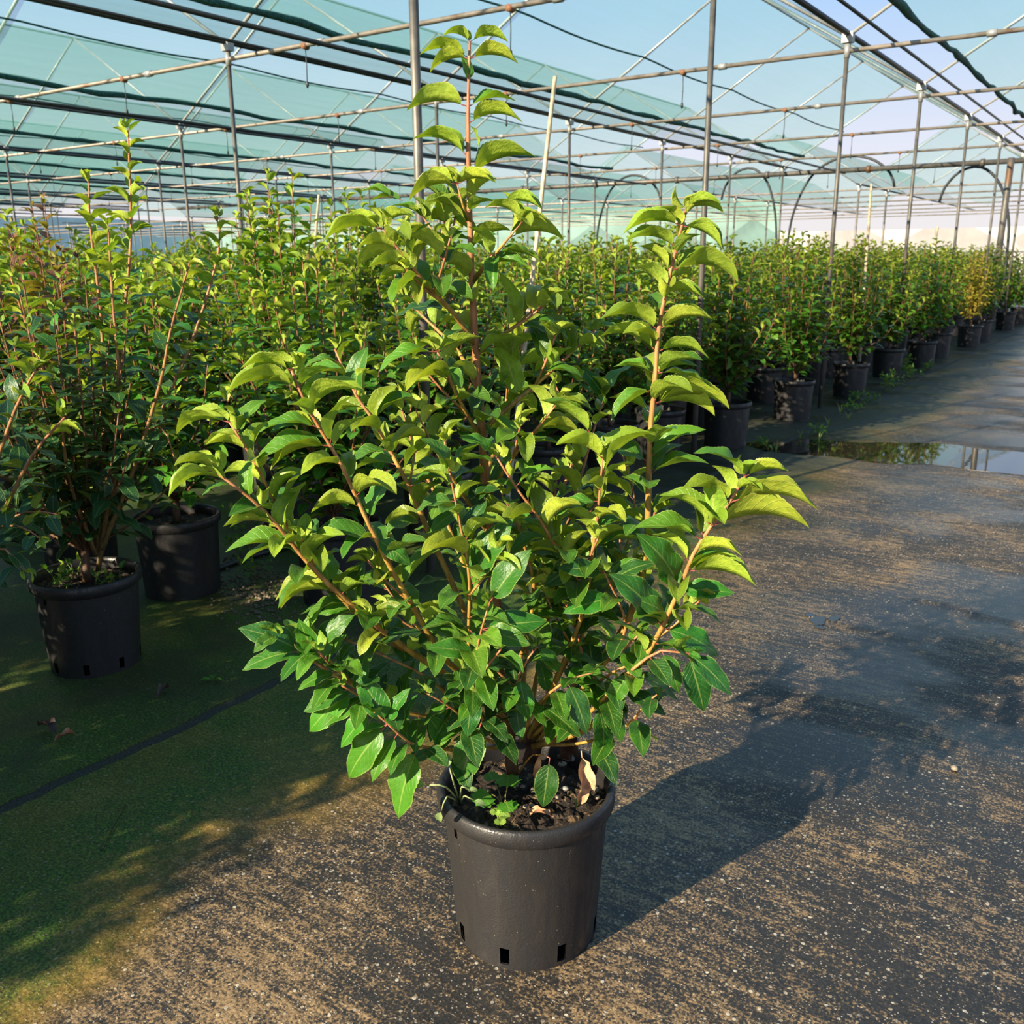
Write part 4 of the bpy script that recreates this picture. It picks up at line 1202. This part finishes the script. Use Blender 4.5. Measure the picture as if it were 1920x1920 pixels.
# heart-leaved weed in the big pot
def round_leaf(b, base, d, nrm, L, col):
    mt = leaf_matrix(base, d, nrm, L)
    V, UV, Fc = [(0, 0, 0)], [(0.0, 0.0)], []
    n = 22
    for ring, q in ((1, .5), (2, 1.0)):
        for i in range(n):
            a = 6.28319 * i / n
            rr_ = (.5 + .06 * math.cos(a * 11) * (ring == 2)) * q
            x_ = .5 - .5 * math.cos(a) * q * (1.0) if True else 0
            notch = -.13 * math.exp(-((a if a < math.pi else a - 6.28319) / .35) ** 2) * q
            V.append((.46 - (rr_ - notch * -1) * math.cos(a), rr_ * 1.02 * math.sin(a), .05 * q * q * abs(math.sin(a)) * (1 + .5 * math.cos(5 * a)) - .04 * q))
            UV.append(((.5 - .5 * math.cos(a) * q), math.sin(a) * q))
    V[0] = (.42, 0, 0); UV[0] = (.5, 0)
    for i in range(n):
        j = (i + 1) % n
        Fc.append((0, 1 + j, 1 + i)); Fc.append((1 + i, 1 + j, 1 + n + j, 1 + n + i))
    b.add([mt @ Vector(v) for v in V], Fc, col, UV)
def at_soil(px, py, z=SOILZ): return at_ground(px, py, z)
base = at_soil(945, 1520)
t = thing('heart_leaf_weed', 'bright green weed with round scalloped leaves at the front of the big pot', 'weed', base)
for (px, py), L in (((905, 1497), .052), ((952, 1462), .058), ((952, 1512), .045), ((920, 1455), .035)):
    z = SOILZ + .05
    c = at_ground(px, py, z) - base
    d = (c + Vector((rng.uniform(-.01, .01), 0, 0))); d.z = rng.uniform(-.005, .01)
    st0 = Vector((0, 0, -.004)); e = c - d.normalized() * L * .5
    line, rr = smooth_line([st0, st0.lerp(e, .5) + UPV * .012, e], [.0018, .0015, .0013], .012)
    b = MB(); tube(b, line, rr, 5, [(.25, .20, .06)] * len(line)); b.build('stalk', M['bark'], t)
    b = MB(); round_leaf(b, e, d, UPV + tocam_h * .5, L, (.08, .26, .02)); b.build('leaf', [M['leaf']], t)
# clover
base = at_soil(940, 1545, .335)
t = thing('clover', 'tiny pale clover sprig against the rim of the big pot', 'clover', base)
for j, (px, py) in enumerate(((938, 1540), (945, 1530), (930, 1522))):
    c = at_ground(px, py, .385 if j == 0 else .37) - base
    b = MB(); tube(b, [Vector((0, 0, -.012)), c], .0012, 5, (.2, .3, .06)); b.build('stalk', M['bark'], t)
    b = MB()
    for k in range(3):
        a = 2.09 * k + j
        round_leaf(b, c, Vector((math.cos(a), math.sin(a), .1)), UPV + tocam_h * .6, .014, (.22, .38, .05))
    b.build('leaf', [M['leaf']], t)
# grey-green seedling bending over the rim
base = at_soil(862, 1502, .325)
t = thing('seedling', 'pale grey-green long-stalked seedling leaning over the rim of the big pot', 'seedling', base)
for pts, L in (([(862, 1497, .34), (850, 1465, .40), (843, 1440, .44)], .035), ([(862, 1497, .34), (835, 1475, .41), (800, 1472, .40)], .034),
               ([(862, 1497, .34), (838, 1494, .39), (828, 1520, .36)], .036), ([(862, 1497, .34), (866, 1475, .39), (878, 1478, .38)], .020),
               ([(862, 1497, .34), (872, 1492, .37), (888, 1500, .36)], .028)):
    P = [at_depth(a, b_, MD - .165) - base for a, b_, z in pts]
    line, rr = smooth_line([Vector((0, 0, -.005))] + P[1:], [.0022, .0018, .0014], .012)
    b = MB(); tube(b, line, rr, 5, [(.30, .36, .16)] * len(line)); b.build('stalk', M['bark'], t)
    d = (line[-1] - line[-2]).normalized()
    b = MB(); V, UV, Fc, PV, PF = leaf_variant('mid', 1, 1)
    mt = leaf_matrix(line[-1], d, UPV + tocam_h, L)
    b.add([mt @ v for v in V], Fc, (.22, .32, .12), UV); b.build('leaf', [M['leaf']], t)
# little grass by the right of the soil
def grass(loc, label, n, h, seed, group=None, name='grass_tuft'):
    r = random.Random(seed)
    t = thing(name, label, 'grass', loc, 0, group)
    for i in range(n):
        a = r.uniform(0, 6.28); d = Vector((math.cos(a), math.sin(a), 0)); hh = h * r.uniform(.5, 1); w = Vector((-d.y, d.x, 0)) * h * .035
        P = [d * hh * .1 * q * q * 5 * r.uniform(.7, 1.1) + UPV * (hh * q - .003) for q in (0, .4, .75, 1)]
        V = []
        for j, p in enumerate(P): V += [p - w * (1 - j / 3.2), p + w * (1 - j / 3.2)]
        b = MB(); b.add(V, [(0, 1, 3, 2), (2, 3, 5, 4), (4, 5, 7, 6)], (.14, .30, .04)); b.build('blade', [M['leaf']], t)
grass(at_soil(1080, 1512), 'tiny grass tuft on the soil at the right of the big pot', 7, .045, 3)

# dry leaves
def dry_leaf(label, base, tip, nrm, mat, kind='mid', var=1, group=None):
    d = Vector(tip) - Vector(base)
    t = thing('dry_leaf', label, 'dry leaf', base, 0, group)
    V, UV, Fc, PV, PF = leaf_geo(10, 2, 1.2, .75, .20, .5, .05, var, petsides=5, curl=-.3)
    b = MB(); mt = leaf_matrix(Vector((0, 0, 0)), d, Vector(nrm), d.length)
    b.add([mt @ v for v in V], Fc, (1, 1, 1), UV); b.build('blade', mat, t)
    b = MB(); b.add([mt @ v for v in PV], PF); b.build('stalk', mat, t)
def sz(px, py, off): return at_depth(px, py, MD + off)
dry_leaf('pale curled dry leaf hanging over the soil at the right of the big pot', sz(1090, 1408, -.04), sz(1083, 1508, -.06), tocam_h + right * .3, M['dead_pale'], var=3)
dry_leaf('rusty red dry leaf lying on the soil inside the front rim', at_soil(1038, 1532, .338), at_soil(985, 1533, .338), UPV, M['dead_pale'], var=4)
dry_leaf('dry brown leaf lying on the soil at the left of the stem', at_soil(900, 1440, .335), at_soil(868, 1458, .335), UPV, M['dead'], var=6)
dry_leaf('dark brown withered leaf standing upright behind the stem', sz(1003, 1440, .1), sz(1012, 1338, .1), tocam_h - right * .3, M['dead_dark'], var=5)
dry_leaf('dark brown withered leaf standing beside its twin behind the stem', sz(1052, 1430, .1), sz(1060, 1320, .1), tocam_h + right * .2, M['dead_dark'], var=8)
dry_leaf('short tan dry leaf stuck in the soil beside the stem', sz(1002, 1458, -.01), sz(1012, 1415, -.01), tocam_h, M['dead_pale'], var=9)
def gz(px, py, z=.012): return at_ground(px, py, z)
dry_leaf('folded dark dry leaf lying on the moss', gz(108, 1380), gz(72, 1362), UPV, M['dead_dark'], var=11)
dry_leaf('rusty dry leaf lying on the moss beside the folded dark one', gz(148, 1378, .008), gz(100, 1392, .008), UPV, M['dead'], var=12)
dry_leaf('dark dry leaf lying on the moss by the dark shrub pot', gz(318, 1290, .008), gz(295, 1310, .008), UPV, M['dead_dark'], var=13)
g1 = gz(398, 1276, .006)
t = thing('fallen_leaf', 'small fresh green leaf fallen on the moss', 'fallen leaf', g1)
for a in (0.3, 2.2, 4.0):
    o = bpy.data.objects.new('leaf', leaf_mesh('mid', 3, 1)); COL.objects.link(o); o.parent = t
    o.matrix_basis = leaf_matrix(Vector((0, 0, 0)), Vector((math.cos(a), math.sin(a), .15)), UPV, .045)
tw, tr_ = smooth_line([gz(192, 1592, .004), gz(210, 1550, .004), gz(236, 1508, .004)], [.003, .0026, .002], .03)
b = MB(); tube(b, tw, tr_, 6, [(.06, .08, .02)] * len(tw))
tag(b.build('twig', M['bark']), 'thin green twig lying on the moss', 'twig')

# pebbles
def pebble_mesh(seed, mat):
    r = random.Random(seed); V, Fc = [], []
    s = [r.uniform(.8, 1.25), r.uniform(.7, 1.0), r.uniform(.5, .7)]
    rows, seg = 5, 8
    V.append((0, 0, -s[2]))
    for i in range(1, rows):
        p = math.pi * i / rows
        for k in range(seg):
            a = 6.28319 * k / seg; q = r.uniform(.88, 1.1)
            V.append((s[0] * q * math.sin(p) * math.cos(a), s[1] * q * math.sin(p) * math.sin(a), -s[2] * math.cos(p) * q))
    V.append((0, 0, s[2])); n = len(V) - 1
    for k in range(seg):
        k2 = (k + 1) % seg
        Fc.append((0, 1 + k2, 1 + k)); Fc.append((n, n - seg + k, n - seg + k2))
        for i in range(rows - 2): Fc.append((1 + i * seg + k, 1 + i * seg + k2, 1 + (i + 1) * seg + k2, 1 + (i + 1) * seg + k))
    b = MB(); b.add(V, Fc); return b.mesh('pebble', [mat])
PEB = [pebble_mesh(i, M['stone'] if i % 3 else M['stone_grey']) for i in range(6)]
def pebble(loc, r, label, group=None, i=0):
    o = obj('pebble', PEB[i % 6], None, loc); o.scale = (r, r, r); o.rotation_euler = (0, 0, rng.uniform(0, 6)); return tag(o, label, 'pebble', group)
pebble(at_soil(1070, 1418, .345), .019, 'big grey pebble on the soil at the back of the big pot', None, 0)
for i, (px, py, r) in enumerate(((1105, 1422, .010), (1110, 1410, .009), (1055, 1432, .010), (1095, 1475, .008), (968, 1472, .008), (1000, 1482, .009), (1060, 1478, .008), (1118, 1480, .009),
                                 (985, 1512, .006), (998, 1510, .006), (1045, 1495, .006), (1120, 1495, .007), (1072, 1402, .007), (885, 1480, .006), (980, 1475, .006))):
    pebble(at_soil(px, py, .338), r, 'small pebble lying on the soil of the big pot', 'pebbles in the big pot', i)
pebble(at_ground(1790, 1440, .008), .013, 'lone brown stone lying on the wet aisle', None, 1)
gm = MB(); r = random.Random(8)
for i in range(420):
    px, py = r.gauss(475, 40), r.gauss(1110, 30)
    p = at_ground(px, py, 0); s = r.uniform(.004, .011); me = PEB[r.randrange(6)]
    gm.add([(p.x + v.co.x * s, p.y + v.co.y * s, p.z + v.co.z * s + s * .4) for v in me.vertices], [tuple(f.vertices) for f in me.polygons])
tag(gm.build('gravel', M['grit']), 'patch of loose gravel between the pots on the mossy ground', 'gravel', None, 'stuff')

# weeds growing along the foot of the aisle row
i = 0
for px, py, n, h, sp_ in ((1665, 735, 8, .26, .22), (1625, 752, 6, .12, .2), (1690, 705, 7, .28, .2), (1600, 770, 5, .10, .2), (1740, 695, 5, .15, .16), (1520, 815, 4, .09, .15), (1440, 838, 4, .07, .12),
                          (1715, 710, 6, .16, .2)):
    p = at_ground(px, py)
    weed('weed', 'leafy green weed growing at the foot of the aisle row pots', 'weed', p, n, h, sp_, 80 + i, 'mid', (.05, .08), 'weeds along the aisle row', 1); i += 1
for px, py in ((1575, 778), (1552, 800), (1500, 822), (1590, 790), (1455, 850), (1535, 830)):
    grass(at_ground(px, py), 'thin grass tuft on the wet ground before the aisle row', 9, .13, i, 'grass tufts by the aisle row'); i += 1
for j in range(4):
    p = at_ground(440 + j * 14, 985 + 40 * (j % 2) + 20 * j)
    weed('weed', 'low green weed on the ground between the mossy pots', 'weed', p, 4, .14, .1, 140 + j, 'mid', (.04, .06), 'weeds between the mossy pots')

# water
def puddle(cx, cy, rx, ry, seed, label, n=48, rot=0.0):
    r = random.Random(seed); ph = [r.uniform(0, 6.28) for _ in range(4)]
    V = [(cx, cy, .0035)]
    for k in range(n):
        a = 6.28319 * k / n
        q = 1 + .16 * math.sin(2 * a + ph[0]) + .12 * math.sin(3 * a + ph[1]) + .08 * math.sin(7 * a + ph[2]) + .05 * math.sin(11 * a + ph[3])
        x, y = rx * q * math.cos(a), ry * q * math.sin(a)
        V.append((cx + x * math.cos(rot) - y * math.sin(rot), cy + x * math.sin(rot) + y * math.cos(rot), .0035))
    m_ = len(V)
    V += [(v[0], v[1], -.002) for v in V[1:]]
    Fc = [(0, 1 + k, 1 + (k + 1) % n) for k in range(n)] + [(1 + k, m_ + k, m_ + (k + 1) % n, 1 + (k + 1) % n) for k in range(n)]
    b = MB(); b.add(V, Fc)
    return tag(b.build('puddle', M['water'], smooth=False), label, 'puddle')
puddle(-1.35, 7.85, 1.15, .55, 3, 'wide puddle mirroring the sky on the aisle', rot=.12)
for dx, dy, a_, b_, sd in ((0, 0, .035, .05, 5), (.05, .06, .025, .03, 6), (-.05, .05, .02, .03, 7), (.03, -.07, .02, .02, 9)):
    puddle(-1.06 + dx, 3.86 + dy, a_, b_, sd, 'small bright splash of water on the aisle concrete')['group'] = 'small splashes on the aisle'

# irrigation hose lying along the pots
for pts, l in (([(1205, 785), (1260, 765), (1330, 740)], 'black hose lying on the ground between the aisle row pots'),
               ([(400, 1068), (470, 1042), (560, 1020)], 'black hose lying on the ground behind the gravel patch')):
    P = [at_ground(a, b_, .015) for a, b_ in pts]
    q, r_ = smooth_line([P[0] + (P[0] - P[1])] + P + [P[-1] + (P[-1] - P[-2])], [.016] * 5, .15)
    b = MB(); tube(b, q, r_, 8); tag(b.build('hose', M['dark']), l, 'hose')
